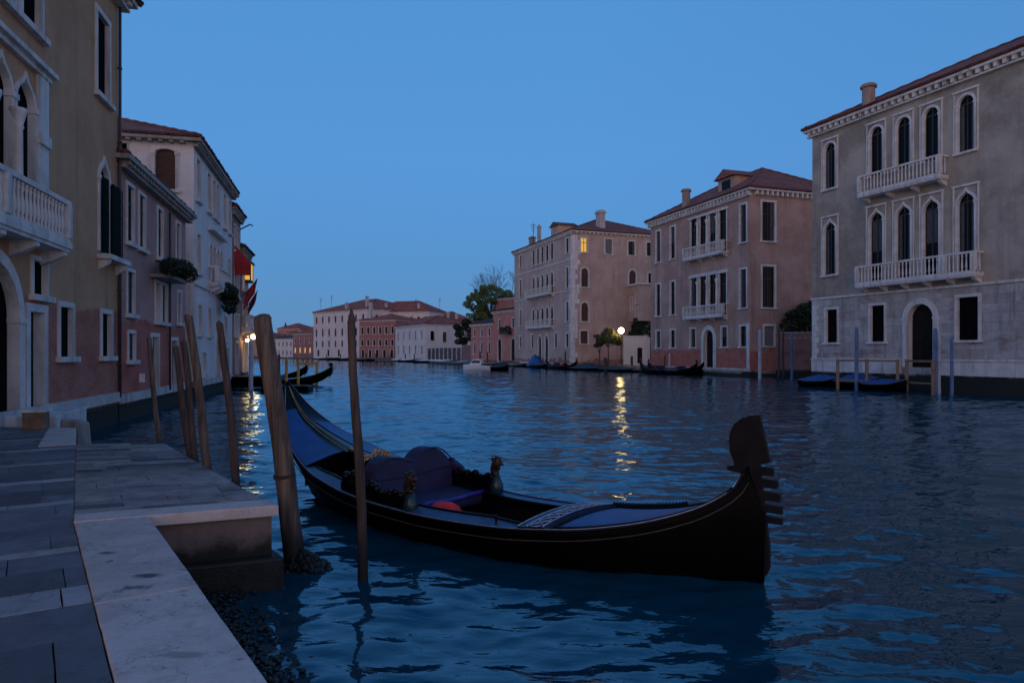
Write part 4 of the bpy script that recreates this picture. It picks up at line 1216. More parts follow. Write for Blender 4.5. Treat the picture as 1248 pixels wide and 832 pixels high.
# --- left 2: low red house
P2 = (-13.4 + LD[0] * .15, 24 + LD[1] * .15)
def left_two():
    G = dict(fill='glass', fw=.13)
    G['dep'] = .13
    front = [W(1.2, 6.35, .75, 2.0, **G), W(2.7, 6.35, .75, 2.0, **G), W(5.4, 6.35, .75, 2.0, **G), W(8.7, 6.35, .7, 2.0, **G),
             W(1.25, 3.8, .8, 1.5, **G), W(5.05, 3.7, .75, 1.55, fill='grey', fw=.13), W(6.1, 3.7, .75, 1.55, **G), W(8.95, 3.8, .65, 1.4, **G),
             W(1.35, 2.15, .75, .95, **G), W(4.6, .85, 1.0, 2.2, fill='door', fw=.16, sill=False, name='door'), W(7.9, .75, 1.1, 2.2, fill='door', fw=.16, sill=False, name='door')]
    root, _ = house('red_house', 'low faded red house with bare brick ground floor next to the ochre palace', 'house', P2, LD, 10.3, 9, 8.85, 'l2', front,
                    roof=dict(h=1.6, o=.3, up=.36), corn=dict(proj=.45, sides=(0, 1), step=.42, h=.42, up=.28, mat='stone_dark'))
    MB().box(0, 10.3, -.08, -.003, .66, .98).build('plinth', M['plinth'], root)
    m = MB(); m.box(3.9, 6.9, -.75, -.003, 5.42, 5.55); m.build('balcony', M['stone_dark'], root)
    m = MB()
    for i in range(24): m.tube([(3.95 + i * .126, -.7, 5.55), (3.95 + i * .126, -.74, 6.2)], .012, 5)
    m.tube([(3.92, -.74, 6.2), (6.88, -.74, 6.2)], .02, 5); m.build('railing', M['iron'], root)
    MB().box(2.4, 2.62, -.14, -.003, 1.3, 1.62).build('meter_box', M['white_paint'], root)
    p = MB(); p.tube([(6.75, -.1, .8), (6.75, -.1, 8.5)], .05, 8); p.build('drain_pipe', M['pipe'], root, smooth=True)
left_two()
def leaves(name, mat, blobs, n, size, parent=None, seed=1, flat=.8, loc=(0, 0, 0)):
    rr = random.Random(seed); mb = MB()
    tot = sum(b[3] ** 2 for b in blobs)
    for bx, by, bz, br in blobs:
        for _ in range(int(n * br * br / tot)):
            while True:
                d = Vector((rr.uniform(-1, 1), rr.uniform(-1, 1), rr.uniform(-1, 1)))
                if .05 < d.length < 1: break
            d = d.normalized() * (d.length ** .45)
            c = Vector((bx, by, bz)) + Vector((d.x, d.y, d.z * flat)) * br
            s = size * rr.uniform(.6, 1.4)
            a = Vector((rr.uniform(-1, 1), rr.uniform(-1, 1), rr.uniform(-1, 1))).normalized(); b = a.orthogonal().normalized()
            mb.poly([tuple(c + a * s), tuple(c + b * s * .5), tuple(c - a * s), tuple(c - b * s * .5)])
    return mb.build(name, mat, parent, loc=loc)
def hang_plant(name, p, label, blobs, n, size, mat='leaf_dark', cat='plant', seed=1):
    root = empty(name, tuple(p), math.atan2(LD[1], LD[0]), label, cat)
    leaves('foliage', M[mat], blobs, n, size, root, seed)
    m = MB()
    for i, b in enumerate(blobs[:3]): m.tube([(b[0], b[1], b[2] - b[3] * .8), (b[0] + .1, b[1], b[2])], .02, 5)
    m.build('stem', M['bark'], root)
    return root
p = Vector(P2) + FAC * 3.9 + FN * .75
hang_plant('balcony_plant', (p.x, p.y, 5.6), 'dark potted greenery spilling over the iron balcony of the low red house', [(i * .42, 0 + .05 * math.sin(i), .35 - .03 * (i - 4) ** 2 * .3, .42 + .08 * math.sin(i * 2)) for i in range(8)], 2600, .075, seed=3)

# --- left 3: white palace
s3 = 12.4
P3 = (-13.4 + LD[0] * s3, 24 + LD[1] * s3)
def left_three():
    G = dict(fill='glass', fw=.14)
    front = [W(1.0, 10.4, .8, 2.1, **G), W(4.0, 10.4, .8, 2.1, **G), W(5.6, 10.4, .7, 2.1, **G), W(6.7, 10.4, .7, 2.1, **G), W(9.3, 10.4, .8, 2.1, **G), W(11.4, 10.4, .8, 2.1, **G),
             W(4.6, 6.5, .75, 2.3, 'ogee', fill='void', fw=.13), W(5.7, 6.5, .75, 2.3, 'ogee', fill='void', fw=.13), W(7.0, 6.5, .75, 2.3, 'ogee', fill='void', fw=.13), W(8.1, 6.5, .75, 2.3, 'ogee', fill='void', fw=.13), W(1.1, 6.6, .8, 2.0, **G), W(11.2, 6.6, .8, 2.0, **G),
             W(1.4, 3.4, .8, 1.5, **G), W(4.2, 3.4, .8, 1.5, **G), W(7.0, .9, 1.2, 2.6, 'round', fill='door', fw=.2, sill=False, name='door'), W(9.8, 3.2, .8, 1.5, **G), W(2.6, 1.2, .8, 1.2, fill='grey', fw=.12), W(10.6, 1.0, .9, 1.7, fill='brown', fw=.12)]
    left = [W(1.35, 10.68, .95, 2.05, 'segment', fill='brown', fw=.16), W(3.55, 11.4, .9, 1.5, fill='void', fw=.05, sill=False), W(1.2, 6.4, .8, 1.8, **G)]
    root, ro = house('white_palace', 'white stuccoed palace on the left rising behind the low red house', 'palace', P3, LD, 12.6, 11, 13.3, 'l3', front, left=left, roof=dict(h=2.4, o=.4, up=.1), corn=dict(proj=.4, sides=(1, 0), step=.5, h=.4, mat='stone_dark'))
    MB().box(0, 12.6, -.07, -.003, .62, .95).build('plinth', M['plinth'], root)
    MB().box(0, 12.6, -.1, -.003, 5.9, 6.05).build('string_course', M['stone_far'], root)
    m = MB(); m.box(3.9, 8.7, -.35, -.003, 9.35, 9.5); m.build('ledge', M['stone_far'], root)
    chimney(ro, 11.2, 1.0, 13.6, 1.7, .4, 'chim_white'); chimney(ro, 12.0, 2.6, 13.6, 1.4, .35, 'chim')
    balcony(root, 3.9, 8.8, 6.4, .55, .95, .3)
left_three()
p = Vector(P3) + FAC * 6.6 + FN * .55
hang_plant('hanging_plant', (p.x, p.y, 5.6), 'bushy dark plant hanging from the balcony of the white palace', [(0, 0, .6, .55), (.9, 0, .5, .6), (1.6, .0, .1, .5), (.3, -.1, -.4, .4), (1.2, -.05, -.5, .35)], 1500, .1, seed=4)
# --- left 4 and 5: narrow houses with the restaurant
P4 = (-13.4 + LD[0] * 25.1, 24 + LD[1] * 25.1)
def left_four():
    G = dict(fill='glass', fw=.13)
    front = [W(1.2, 9.6, .8, 1.7, **G), W(2.7, 9.6, .8, 1.7, **G), W(1.2, 6.4, .8, 1.8, **G), W(2.7, 6.4, .8, 1.8, **G), W(1.2, 3.6, .8, 1.5, **G), W(2.7, 3.6, .8, 1.5, **G), W(2.0, .9, 1.2, 2.2, fill='door', fw=.15, sill=False, name='door')]
    root, ro = house('narrow_house', 'narrow brown-red house with a red banner, just past the white palace', 'house', P4, LD, 3.9, 9, 12.4, 'l4', front, left=[], roof=dict(h=1.2, o=.35), corn=dict(proj=.3, sides=(1, 1), mat='stone_dark'))
    aw = MB(); rows = [[(.6 + .07 * math.sin(k * 1.7 + j * .5), -.05 - .27 * j, 9.9 - .3 * j * (1 - k / 5) - .42 * k) for j in range(5)] for k in range(6)]
    aw.grid(rows); aw.build('banner', M['red_flag'], root, smooth=True)
    chimney(ro, 1.0, 1.0, 12.8, 1.6, .38, 'chim'); m = MB()
    m.tube([(2.0, -.2, 11.2), (2.0, -.9, 11.6), (2.0, -1.1, 11.5)], .05, 6); m.build('bracket', M['iron'], root)
left_four()
P5 = (-13.4 + LD[0] * 29.1, 24 + LD[1] * 29.1)
def left_five():
    G = dict(fill='glass', fw=.13)
    front = [W(1.2, 7.2, .8, 1.8, fill='lit', fw=.13), W(3.0, 7.2, .8, 1.8, **G), W(1.2, 4.4, .8, 1.6, **G), W(3.0, 4.4, .8, 1.6, **G), W(1.3, .9, 1.3, 2.3, fill='shop', fw=.14, sill=False, name='door'), W(3.1, .9, 1.3, 2.3, fill='shop', fw=.14, sill=False, name='door')]
    root, ro = house('flagged_house', 'last house of the left row, with lanterns and a lit ground floor', 'house', P5, LD, 4.3, 9, 10.2, 'l4', front, left=[], roof=dict(h=1.1, o=.4), corn=dict(proj=.3, sides=(1, 1), mat='stone_dark'))
    balcony(root, .4, 3.8, 4.35, .6, .95, .3)
    # lit oriel
    o = MB().box(2.2, 3.6, -.45, -.003, 7.9, 8.05); o.box(2.1, 3.7, -.55, -.003, 9.3, 9.45)
    for x in (2.2, 3.5): o.box(x, x + .1, -.45, -.36, 8.05, 9.3)
    ori = o.build('oriel', M['sash'], root)
    MB().box(2.3, 3.5, -.41, -.38, 8.05, 9.3).build('pane', M['lit'], ori)
    MB().box(2.215, 2.26, -.36, -.004, 8.05, 9.3).build('pane', M['lit'], ori)
left_five()
def lantern(p, label, r, mat, group=None, bracket=True):
    root = empty('wall_lantern', tuple(p), math.atan2(LD[1], LD[0]), label, 'lantern', group)
    m = MB(); m.ball((0, 0, 0), r, 12); m.build('globe', M[mat], root, smooth=True)
    m = MB(); m._lathe([(r * .9, r * .75), (r * .7, r * 1.15), (.03, r * 1.5)], (0, 0, 0), 10); m.tube([(0, 0, r * 1.3), (0, .15, r * 2.2), (0, .42, r * 2.2)], .03, 6); m.build('bracket', M['iron'], root, smooth=True)
for (dx, z, r, mt, lb) in ((3.9, 4.55, .26, 'lamp_white', 'brightest pale globe lantern, upper one at the end of the left row'), (4.0, 3.7, .2, 'lamp_warm', 'smaller warm lantern just under the brightest globe of the left row'), (.2, 3.35, .12, 'lamp_warm', 'faint warm lantern by the lit doorway of the last left house')):
    p = Vector(P5) + FAC * dx + FN * .42
    lantern((p.x, p.y, z), lb, r, mt, 'lanterns on the left row')
M['flag_dark'] = plain('flag_dark_red', (.14, .012, .015), .8)
def flag(s, z, label, mat, ln=2.0, seed=1, droop=.5, reach=.95):
    p = Vector(P5) + FAC * s + FN * .1
    root = empty('flag', (p.x, p.y, z), math.atan2(LD[1], LD[0]), label, 'flag', 'flags on the left row')
    m = MB(); m.tube([(0, .1, 0), (0, -reach, 1.35)], .03, 6); m.build('flagpole', M['iron'], root)
    rows = []; rr = random.Random(seed)
    for i in range(9):
        f = i / 8; a = Vector((0, -.1 - (reach - .12) * f, .3 + 1.0 * f))
        rows.append([tuple(a + Vector((.12 * math.sin(f * 7 + k * .9 + seed), .1 * k * droop * .6, -ln * k / 6 * (1 - .25 * f)))) for k in range(7)])
    mb = MB().grid(rows); o = mb.build('cloth', M[mat], root, smooth=True)
flag(1.2, 6.7, 'bright red flag on a slanting pole over the balcony of the last left house', 'red_flag', 1.4, 1)
flag(3.2, 6.0, 'dark red drooping flag, farther along than the bright red one', 'flag_dark', 1.2, 3, reach=.75)

# ------------------------------------------------------------------ right bank
# --- nearest right palace
R1D = (.3714, -.9285)
def right_one():
    front = []
    for x in (1.65, 5.55, 7.58, 9.5, 11.7):
        front.append(W(x, 14.15, .95, 3.25, 'round', fw=.15, border=True, sill=(x in (1.65, 11.7))))
        front.append(W(x, 8.0 if x < 3 else 7.05, .98, 3.85 if x < 3 else 4.8, 'ogee', fw=.16, border=True, sill=(x < 3)))
    front += [W(1.8, 3.15, 1.0, 2.35, fill='void', fw=.17), W(5.63, 3.15, 1.05, 2.4, fill='void', fw=.17), W(11.8, 3.15, 1.25, 2.5, fill='void', fw=.18),
              W(8.75, 1.5, 1.75, 3.95, 'round', fill='door', fw=.36, sill=False, name='door', dep=.45), W(15.5, 14.15, .95, 3.25, 'round', fw=.15, border=True), W(15.5, 3.15, 1.1, 2.4, fill='void', fw=.17), W(15.5, 8.0, .98, 3.85, 'ogee', fw=.16, border=True),
              W(20.0, 14.15, .95, 3.25, 'round', fw=.15, border=True), W(20.0, 8.0, .98, 3.85, 'ogee', fw=.16, border=True), W(20.0, 3.15, 1.1, 2.4, fill='void', fw=.17)]
    front = [f for f in front if f['x'] != 15.5 or True]
    front = [f for f in front if f['x'] < 14]                     # blank plaster beyond, as far as the photograph shows
    left = [W(4.0, 14.15, .95, 2.6, fw=.15), W(4.0, 8.0, .95, 2.6, fw=.15)]
    root, ro = house('grey_palace', 'tall grey-beige palace at right with two balconies and a white stone ground floor', 'palace', (22.13, 52), R1D, 23.7, 15, 18.75, 'r1', front, left=left,
                     base=(6.3, 'r1b'), roof=dict(h=3.8, o=.55, up=.1), corn=dict(proj=.45, sides=(1, 0), step=.5, h=.55))
    balcony(root, 4.75, 10.65, 13.0, .85, 1.2, .26, corbels=4)
    b = balcony(root, 4.55, 12.75, 7.0, .85, 1.2, .26, corbels=6, posts=[4.67, 10.7, 10.95, 12.63])
    MB().box(-.06, 23.7, -.09, -.003, 6.27, 6.42).build('string_course', M['stone'], root)
    m = MB(); m.box(0, 7.4, -.1, -.003, 1.06, 1.9); m.box(10.1, 23.7, -.1, -.003, 1.06, 1.9); m.box(0, 7.4, -.16, -.003, 1.9, 2.03); m.box(10.1, 23.7, -.16, -.003, 1.9, 2.03); m.build('plinth', M['stone'], root)
    m = MB()
    for x in (6.55, 8.55, 10.6): m.box(x - .16, x + .16, -.04, -.003, 7.1, 11.9)
    m.build('pier', M['r1'], root)
    m = MB()
    for k in range(11): m.box(-.004 - (.5 if k % 2 else .32) * 0, (.62 if k % 2 else .42), -.035, -.003, 1.95 + k * .4, 2.33 + k * .4)
    m.build('quoins', M['stone'], root)
    chimney(ro, 3.7, 1.4, 19.2, 1.75, .5, 'chim', True)
right_one()

R2D = (.3219, -.9468)
def right_two():
    front = []
    for z, h in ((13.55, 3.75), (6.95, 3.85)):
        for x in (1.85, 5.15, 18.35): front.append(W(x, z, .95, h, fw=.2))
        for x in (9.55, 11.35, 13.15, 14.95): front.append(W(x, z - .5, 1.25, h + .75, fw=.12, sill=False))
    for x in (1.85, 5.15, 9.4, 15.2, 18.35): front.append(W(x, 3.05, .95, 2.05, fw=.18, fill='glass'))
    front.append(W(12.4, .8, 1.7, 4.1, 'round', fill='door', fw=.5, sill=False, name='door', dep=.4))
    right = [W(2.2, 13.6, 1.5, 3.9, fw=.22), W(2.2, 6.95, 1.45, 4.1, fw=.22), W(2.3, 3.1, 1.2, 2.0, fw=.2, fill='grey')]
    root, ro = house('pink_palace', 'pink stuccoed palace with two long white balconies and a dormer, mid right', 'palace', (17.37, 88.4), R2D, 19.4, 14, 18.7, 'r2', front, right=right,
                     roof=dict(h=4.2, o=.6, up=.1), corn=dict(proj=.5, sides=(0, 1), step=.6, h=.7))
    for z in (13.0, 6.4): balcony(root, 8.5, 16.0, z, .85, 1.15, .26, corbels=4)
    for z in (13.05, 6.45):
        for x in (10.45, 12.25, 14.05):
            MB()._lathe([(.2, 0), (.2, .2), (.15, .3), (.13, 3.4), (.2, 3.6), (.24, 3.85)], (x, -.12, z), 10).build('column', M['stone'], root, smooth=True)
        MB().box(8.5, 16.0, -.12, -.003, z + 4.36, z + 4.56).build('lintel', M['stone'], root)
    MB().box(0, 19.41, -.09, -.003, .55, .85).build('plinth', M['plinth'], root)
    chimney(ro, 6.6, .9, 19.0, 2.4, .55, 'chim', True)
    # dormer
    m = MB(); m.box(11.3, 14.2, 2.0, 6.0, 19.3, 21.5); d = m.build('dormer', M['r2'], ro)
    m = MB(); e = .35
    m.poly([(11.3 - e, 1.6, 21.45), (12.75, 1.6, 22.4), (12.75, 7.4, 22.4), (11.3 - e, 7.4, 21.45)], [(0, 0), (0, 1.7), (5, 1.7), (5, 0)]); m.poly([(12.75, 1.6, 22.4), (14.2 + e, 1.6, 21.45), (14.2 + e, 7.4, 21.45), (12.75, 7.4, 22.4)], [(0, 1.7), (0, 0), (5, 0), (5, 1.7)])
    m.poly([(11.3 - e, 1.62, 21.45), (14.2 + e, 1.62, 21.45), (12.75, 1.62, 22.38)]); m.build('dormer_roof', M['tiles'], d)
    MB().box(12.0, 13.5, 1.95, 1.995, 19.9, 21.2).build('dormer_window', M['glass'], d)
    # white pilaster at the corner
    MB().box(19.03, 19.39, -.12, -.003, .86, 5.4).build('pilaster', M['stone'], root)
right_two()

B3D = (.3387, -.9409)
def right_three():
    front = []
    for x in (3.2, 23.3):
        front += [W(x, 17.5, .95, 2.2, fw=.2), W(x, 12.2, .95, 3.1, fw=.2), W(x, 7.2, .95, 2.9, fw=.2), W(x, 3.3, .95, 2.0, fw=.2)]
    for x in (9.4, 11.4, 13.4, 15.4, 17.4):
        front += [W(x, 17.2, 1.1, 2.6, fw=.16), W(x, 12.0, 1.15, 3.4, 'ogee', fw=.2, sill=False), W(x, 6.8, 1.15, 3.2, 'ogee', fw=.2, sill=False)]
    front += [W(9.0, 3.2, .95, 2.3, fw=.2), W(12.3, 1.0, 1.3, 4.3, 'pointed', fill='door', fw=.28, sill=False, name='door'), W(15.2, 1.0, 1.3, 4.3, 'pointed', fill='door', fw=.28, sill=False, name='door'), W(19.0, 3.2, .95, 2.3, fw=.2)]
    right = [W(2.0, 17.45, 1.05, 2.1, fw=.18, fill='lit', bars=True), W(6.1, 17.4, 1.15, 2.25, fw=.18, fill='grey'), W(10.0, 17.4, 1.1, 2.1, fw=.18), W(13.2, 17.4, 1.05, 2.1, fw=.18),
             W(2.1, 12.3, 1.15, 2.8, 'round', fill='brown', fw=.2), W(10.2, 12.8, 1.2, 2.3, 'round', fill='brown', fw=.2), W(13.4, 13.0, .85, 1.8, fw=.16, fill='void'),
             W(2.1, 7.15, 1.15, 2.8, 'round', fill='brown', fw=.2), W(2.0, 3.8, 1.2, 1.9, fw=.2, fill='brown')]
    root, ro = house('gothic_palace', 'grey-pink palace with gothic arcades and one lit window under its eaves', 'palace', (.45, 128.5), B3D, 25, 17, 20.6, 'b3', front, right=right,
                     roof=dict(h=3.6, o=.5, up=.1), corn=dict(proj=.4, sides=(0, 1), step=.7, h=.5))
    balcony(root, 7.8, 18.6, 11.9, 1.0, 1.1, .34); balcony(root, 7.8, 18.6, 6.7, .9, 1.1, .34)
    m = MB()
    rr = random.Random(8)
    for k in range(26):                                            # toothed corner stones
        a = rr.choice([.5, .9, 1.3]); m.box(25.003, 25.05, 0, a, 1 + k * .73, 1.7 + k * .73); m.box(25 - rr.choice([.5, .9]), 25.05, -.05, -.003, 1 + k * .73, 1.7 + k * .73)
    m.build('quoins', M['stone_far'], root)
    for z in (16.3, 11.7): MB().box(0, 25, -.08, -.003, z, z + .15).build('string_course', M['stone_far'], root)
    MB().box(0, 25.01, -.1, -.003, .55, .9).build('plinth', M['plinth'], root)
    chimney(ro, 22.5, 6.0, 21.2, 3.2, .8, 'chim_white'); chimney(ro, 9.5, 1.0, 21.0, 3.0, .4, 'chim_white'); chimney(ro, 5.0, 1.5, 21.0, 1.8, .7, 'chim')
    m = MB().box(13.5, 16.5, 1.5, 4.5, 20.9, 23.0); d = m.build('dormer', M['b3'], ro); MB().add([(13.2, 1.2, 22.98), (16.8, 1.2, 22.98), (16.8, 5, 22.98), (13.2, 5, 22.98), (15, 1.2, 23.7), (15, 5, 23.7)], [(0, 1, 4), (1, 2, 5, 4), (0, 4, 5, 3), (2, 3, 5)]).build('dormer_roof', M['tiles'], d)
    # low wing at the back of the side
    m = MB().box(25.003, 28.2, 9.6, 15.5, 7.2, 12.6); a = m.build('side_wing', M['b3'], root)
    MB().box(24.99, 28.5, 9.3, 15.8, 12.6, 12.85).build('ledge', M['stone_far'], a)
    for yy, z in ((10.3, 9.6),): pass
    for xx, z, hh in ((25.8, 8.9, 1.9), (27.4, 9.9, 1.3), (27.4, 7.9, 1.3)):
        w_ = window(root, xx, z, .7, hh, y=9.6, fw=.12, fill='void')
right_three()

# --- between the gothic and the pink palace
def at_ground(px, y, z): return Vector(((px - 624) / 860 * y, y, z))
def white_lodge():
    root = empty('white_lodge', (15.7, 97.6, 0), math.atan2(-.72, .95) , 'small white flat-topped lodge by the street lamp between two palaces', 'lodge')
    L = 4.6
    root.location = (16.35, 103.6, 0); root.rotation_euler = (0, 0, D2(-14))
    m = MB(); hs = [(2.0, 2.75, .9, 3.2, None)]
    wall(m, L, 0.5, 4.8, hs, lambda x, y, z: (x, y, z)); wall(m, 4, .5, 4.8, [], lambda x, y, z: (L - y, x, z)); wall(m, 4, .5, 4.8, [], lambda x, y, z: (y, 4 - x, z)); m.poly([(0, 0, 4.8), (L, 0, 4.8), (L, 4, 4.8), (0, 4, 4.8)])
    m.build('wall', M['white_far'], root)
    m = MB().box(-.1, L + .1, -.1, 4.1, 4.803, 4.92); m.build('coping', M['stone_far'], root)
    window(root, 2.375, .9, .7, 2.27, fw=.08, fill='door', sill=False, name='door')
    window(root, 4.4, 1.0, .35, 2.6, fw=.05, fill='void', sill=False, name='door') if False else None
white_lodge()
def embankment():
    m = MB()
    pts = [(8.9 + .3, 105.2), (13.5, 96.5), (19.8, 81.5), (23.0, 71.2), (25.2, 70.3), (29, 71), (33, 52.5), (90, 52), (90, 170), (40, 170), (-4, 134)]
    m.prism(pts, -1.2, .62)
    tag(m.build('embankment', M['quay_side']), None, None, None, 'structure')
embankment()
def street_lamp():
    p = at_ground(757, 95.2, .62)
    root = empty('street_lamp', tuple(p), 0, 'lit street lamp with a round globe on a thin post beside the white lodge', 'lamp')
    m = MB(); m._lathe([(.14, 0), (.14, .3), (.08, .4), (.06, 1.5), (.05, 4.1), (.09, 4.2), (.12, 4.35)], (0, 0, 0), 10); m.build('post', M['iron'], root, smooth=True)
    m = MB(); m.ball((0, 0, 4.8), .4, 24); m.build('globe', M['lamp_street'], root, smooth=True)
    m = MB(); m._lathe([(.16, 5.24), (.1, 5.34), (.02, 5.45)], (0, 0, 0), 10); m.build('cap', M['iron'], root, smooth=True)
M['lamp_street'] = emit('lamp_globe_street', (1.0, .58, .22), 3.8)
street_lamp()
def small_tree(px, y, h, label, blobs, n, size, mat='leaf_yellow', z0=.62, seed=1, group='trees on the embankment'):
    p = at_ground(px, y, z0)
    root = empty('small_tree', tuple(p), 0, label, 'tree', group)
    m = MB(); m.tube([(0, 0, -.2), (.05, 0, h * .3), (.0, .05, h * .6)], [.11, .09, .07], 8)
    for b in blobs: m.tube([(.0, .05, h * .5), (b[0] * .5, b[1] * .5, (b[2] + h * .5) / 2), (b[0], b[1], b[2])], [.06, .045, .02], 6)
    m.build('trunk', M['bark'], root, smooth=True)
    leaves('crown', M[mat], blobs, n, size, root, seed)
small_tree(741, 95.8, 5.2, 'taller small tree with a spreading crown beside the street lamp', [(-.9, 0, 3.6, .8), (.2, .3, 4.6, .8), (.9, 0, 3.7, .9), (0, -.3, 3.7, .8), (-.3, 0, 4.3, .6), (1.5, .2, 3.2, .5), (-1.5, .1, 4.0, .4)], 2200, .17, seed=5)
small_tree(730.5, 96.5, 3.4, 'thin sapling with a small crown left of the tree by the lamp', [(0, 0, 3.1, .55), (-.4, 0, 2.8, .4), (.4, 0, 3.4, .35)], 420, .15, seed=6)
def ivy(name, px, y, label, blobs, n, size, mat, cat='ivy', seed=2):
    p = at_ground(px, y, .6); root = empty(name, tuple(p), 0, label, cat)
    leaves('foliage', M[mat], blobs, n, size, root, seed)
    m = MB()
    for b in blobs[:4]: m.tube([(b[0] * .3, b[1], 0), (b[0] * .7, b[1], b[2] * .5), (b[0], b[1], b[2])], [.08, .06, .03], 6)
    m.build('stem', M['bark'], root)
ivy('ivy', 776, 106, 'tall dark ivy climbing the wall behind the white lodge and street lamp', [(0, .3, 4.5, 1.0), (.2, .3, 5.6, 1.0), (.4, .4, 6.6, .9), (.8, .4, 7.4, .8), (-.4, .3, 4.6, .8), (.9, .4, 5.2, .8), (1.3, .4, 6.4, .6)], 2600, .17, 'leaf_dark')
ivy('bush', 793, 95, 'dark bush hanging between the white lodge and the pink palace', [(0, .3, 4.7, .7), (.5, .3, 5.4, .7), (.3, .2, 4.2, .5)], 700, .16, 'leaf_dark', 'bush', 7)
# --- brick garden wall and bush right of the pink palace
def garden():
    a = Vector((26.0, 69.6)); b = Vector((31.5, 66.5)); d = (b - a); L = d.length
    root = empty('brick_garden_wall', (a.x, a.y, 0), math.atan2(d.y, d.x), 'red brick garden wall between the pink palace and the grey palace', 'wall')
    m = MB().box(0, L, 0, .35, -.5, 4.3); m.build('wall', M['brick_wall'], root)
    m = MB().box(-.05, L + .05, -.08, .43, 4.3, 4.45)
    for i in range(int(L / .5)): m.box(.1 + i * .5, .4 + i * .5, -.03, -.002, 3.75, 3.95)
    m.build('coping', M['stone_dark'], root)
garden()
ivy('garden_bush', 975, 71, 'dark spreading bush above the brick garden wall', [(-1.2, 0, 4.6, .9), (-.2, .3, 5.4, 1.1), (.8, .3, 6.0, 1.1), (1.6, .4, 6.5, .9), (-.9, 0, 5.6, .6), (.6, .2, 4.6, 1.0), (1.6, .3, 5.0, 1.0)], 2600, .17, 'leaf_dark', 'bush', 8)

# --- poles, rails and boats on the right bank
def bank_pole(px, y, ytop, dia, mat, label, band=None, group='mooring poles along the right bank'):
    p = at_ground(px, y, 0); top = at(px, ytop, y)
    o = pole((p.x, p.y, 0), tuple(top), dia / 2, dia / 2 * .85, M[mat], label, group, 'flat', seed=int(px))
    return o
bank_pole(1002, 52.5, 425, .2, 'pole_dark', 'thin dark mooring pole at the left corner of the grey palace')
bank_pole(1044, 46.0, 400, .26, 'pole_blue', 'tall blue mooring pole by the grey palace boats')
bank_pole(1140, 41.4, 401, .26, 'pole_blue', 'blue mooring pole before the arched door of the grey palace, beside a pale one')
bank_pole(1144.5, 41.7, 404, .2, 'pole_white', 'pale mooring pole standing right against the blue one by the arched door')
bank_pole(1160, 40.2, 411, .2, 'pole_blue', 'shorter slim blue mooring pole, rightmost of those before the grey palace')
bank_pole(926, 64.5, 402, .3, 'pole_white', 'pale mooring pole at the corner of the pink palace')
bank_pole(949, 66.0, 399, .22, 'pole_dark', 'brown mooring pole, left of two dark ones before the brick garden wall')
bank_pole(954.5, 66.4, 401, .2, 'pole_dark', 'brown mooring pole, right of two dark ones before the brick garden wall')
bank_pole(965, 62.5, 405, .24, 'pole_blue', 'slim blue mooring pole in front of the brick garden wall')
bank_pole(738, 88, 436, .45, 'pole_dark', 'stout dark mooring pole in the water before the street lamp')
bank_pole(781, 86, 437, .3, 'pole_dark', 'dark mooring pole in front of the white lodge')
bank_pole(647, 119, 432, .3, 'pole_white', 'pale mooring pole in front of the gothic palace')
bank_pole(689, 106, 428, .3, 'pole_dark', 'dark mooring pole at the corner of the gothic palace')
bank_pole(816, 82, 431, .22, 'pole_white', 'thin pale pole by the wall of the pink palace, behind the moored gondolas')
bank_pole(810, 83, 433, .2, 'pole_dark', 'thin dark pole by the wall of the pink palace, behind the moored gondolas')
bank_pole(770, 90, 434, .35, 'pole_dark', 'short dark pole just right of the street lamp post')

def landing_rail(px0, px1, y0, y1, ytop, label, n=3):
    a, b = at(px0, ytop, y0), at(px1, ytop, y1)
    b.z = a.z
    d = b - a; L = d.length
    root = empty('landing_rail', (a.x, a.y, 0), math.atan2(d.y, d.x), label, 'railing', 'wooden landing rails before the grey palace')
    for i in range(n):
        m = MB(); m.tube([(i * L / (n - 1), 0, -1.2), (i * L / (n - 1), 0, a.z + .05)], .1, 8); m.build('post', M['rail_wood'], root)
    m = MB().box(-.1, L + .1, -.06, .06, a.z - .12, a.z + .003); m.build('rail', M['rail_wood'], root)
    m = MB().box(0, L, -.05, .05, .55, .65); m.build('lower_rail', M['rail_wood'], root)
landing_rail(1021, 1094, 47.0, 43.9, 438, 'long wooden landing rail over the blue covered boats at the grey palace', 3)
landing_rail(1105, 1137, 43.4, 41.3, 438.5, 'short wooden landing rail in front of the arched palace door', 2)

def covered_boat(p, deg, L, label, cover, W_=.85, hump=.35, name='covered_boat', group='boats with covers along the right bank', base=.3):
    root = empty(name, (p.x, p.y, 0), D2(deg), label, 'boat', group)
    zf = curve([0, .3, .7, 1], [base + .08, base, base + .05, base + .35]); wf = curve([0, .15, .5, .8, 1], [W_ * .7, W_ * .92, W_, W_ * .7, .05])
    rows, cv = [], []
    for i in range(17):
        u = i / 16; x = (u - .5) * L; z = zf(u); w_ = wf(u)
        rows.append([(x, -w_, z), (x, -w_ * .85, z * .4), (x, -w_ * .5, -.15), (x, w_ * .5, -.15), (x, w_ * .85, z * .4), (x, w_, z)])
        hz = hump * math.sin(math.pi * min(1, max(0, u * 1.02))) * (1 + .12 * math.sin(i * 2.1))
        cv.append([(x * .96, t * w_ * 1.02, z + .012 + hz * (1 - t * t) - (.06 if abs(t) == 1 else 0)) for t in (-1, -.8, -.4, 0, .4, .8, 1)])
    m = MB().grid(rows); m.poly(rows[0]); m.build('hull', M['hull'], root, smooth=True)
    m = MB().grid(cv); m.poly(cv[0]); m.build('cover', M[cover], root, smooth=True)
    m = MB()
    for t in (-1, 1): m.tube([((u / 16 - .5) * L, t * wf(u / 16) * 1.01, zf(u / 16) - .03) for u in range(17)], .03, 5)
    m.build('rub_rail', M['deck_dark'], root)
    return root
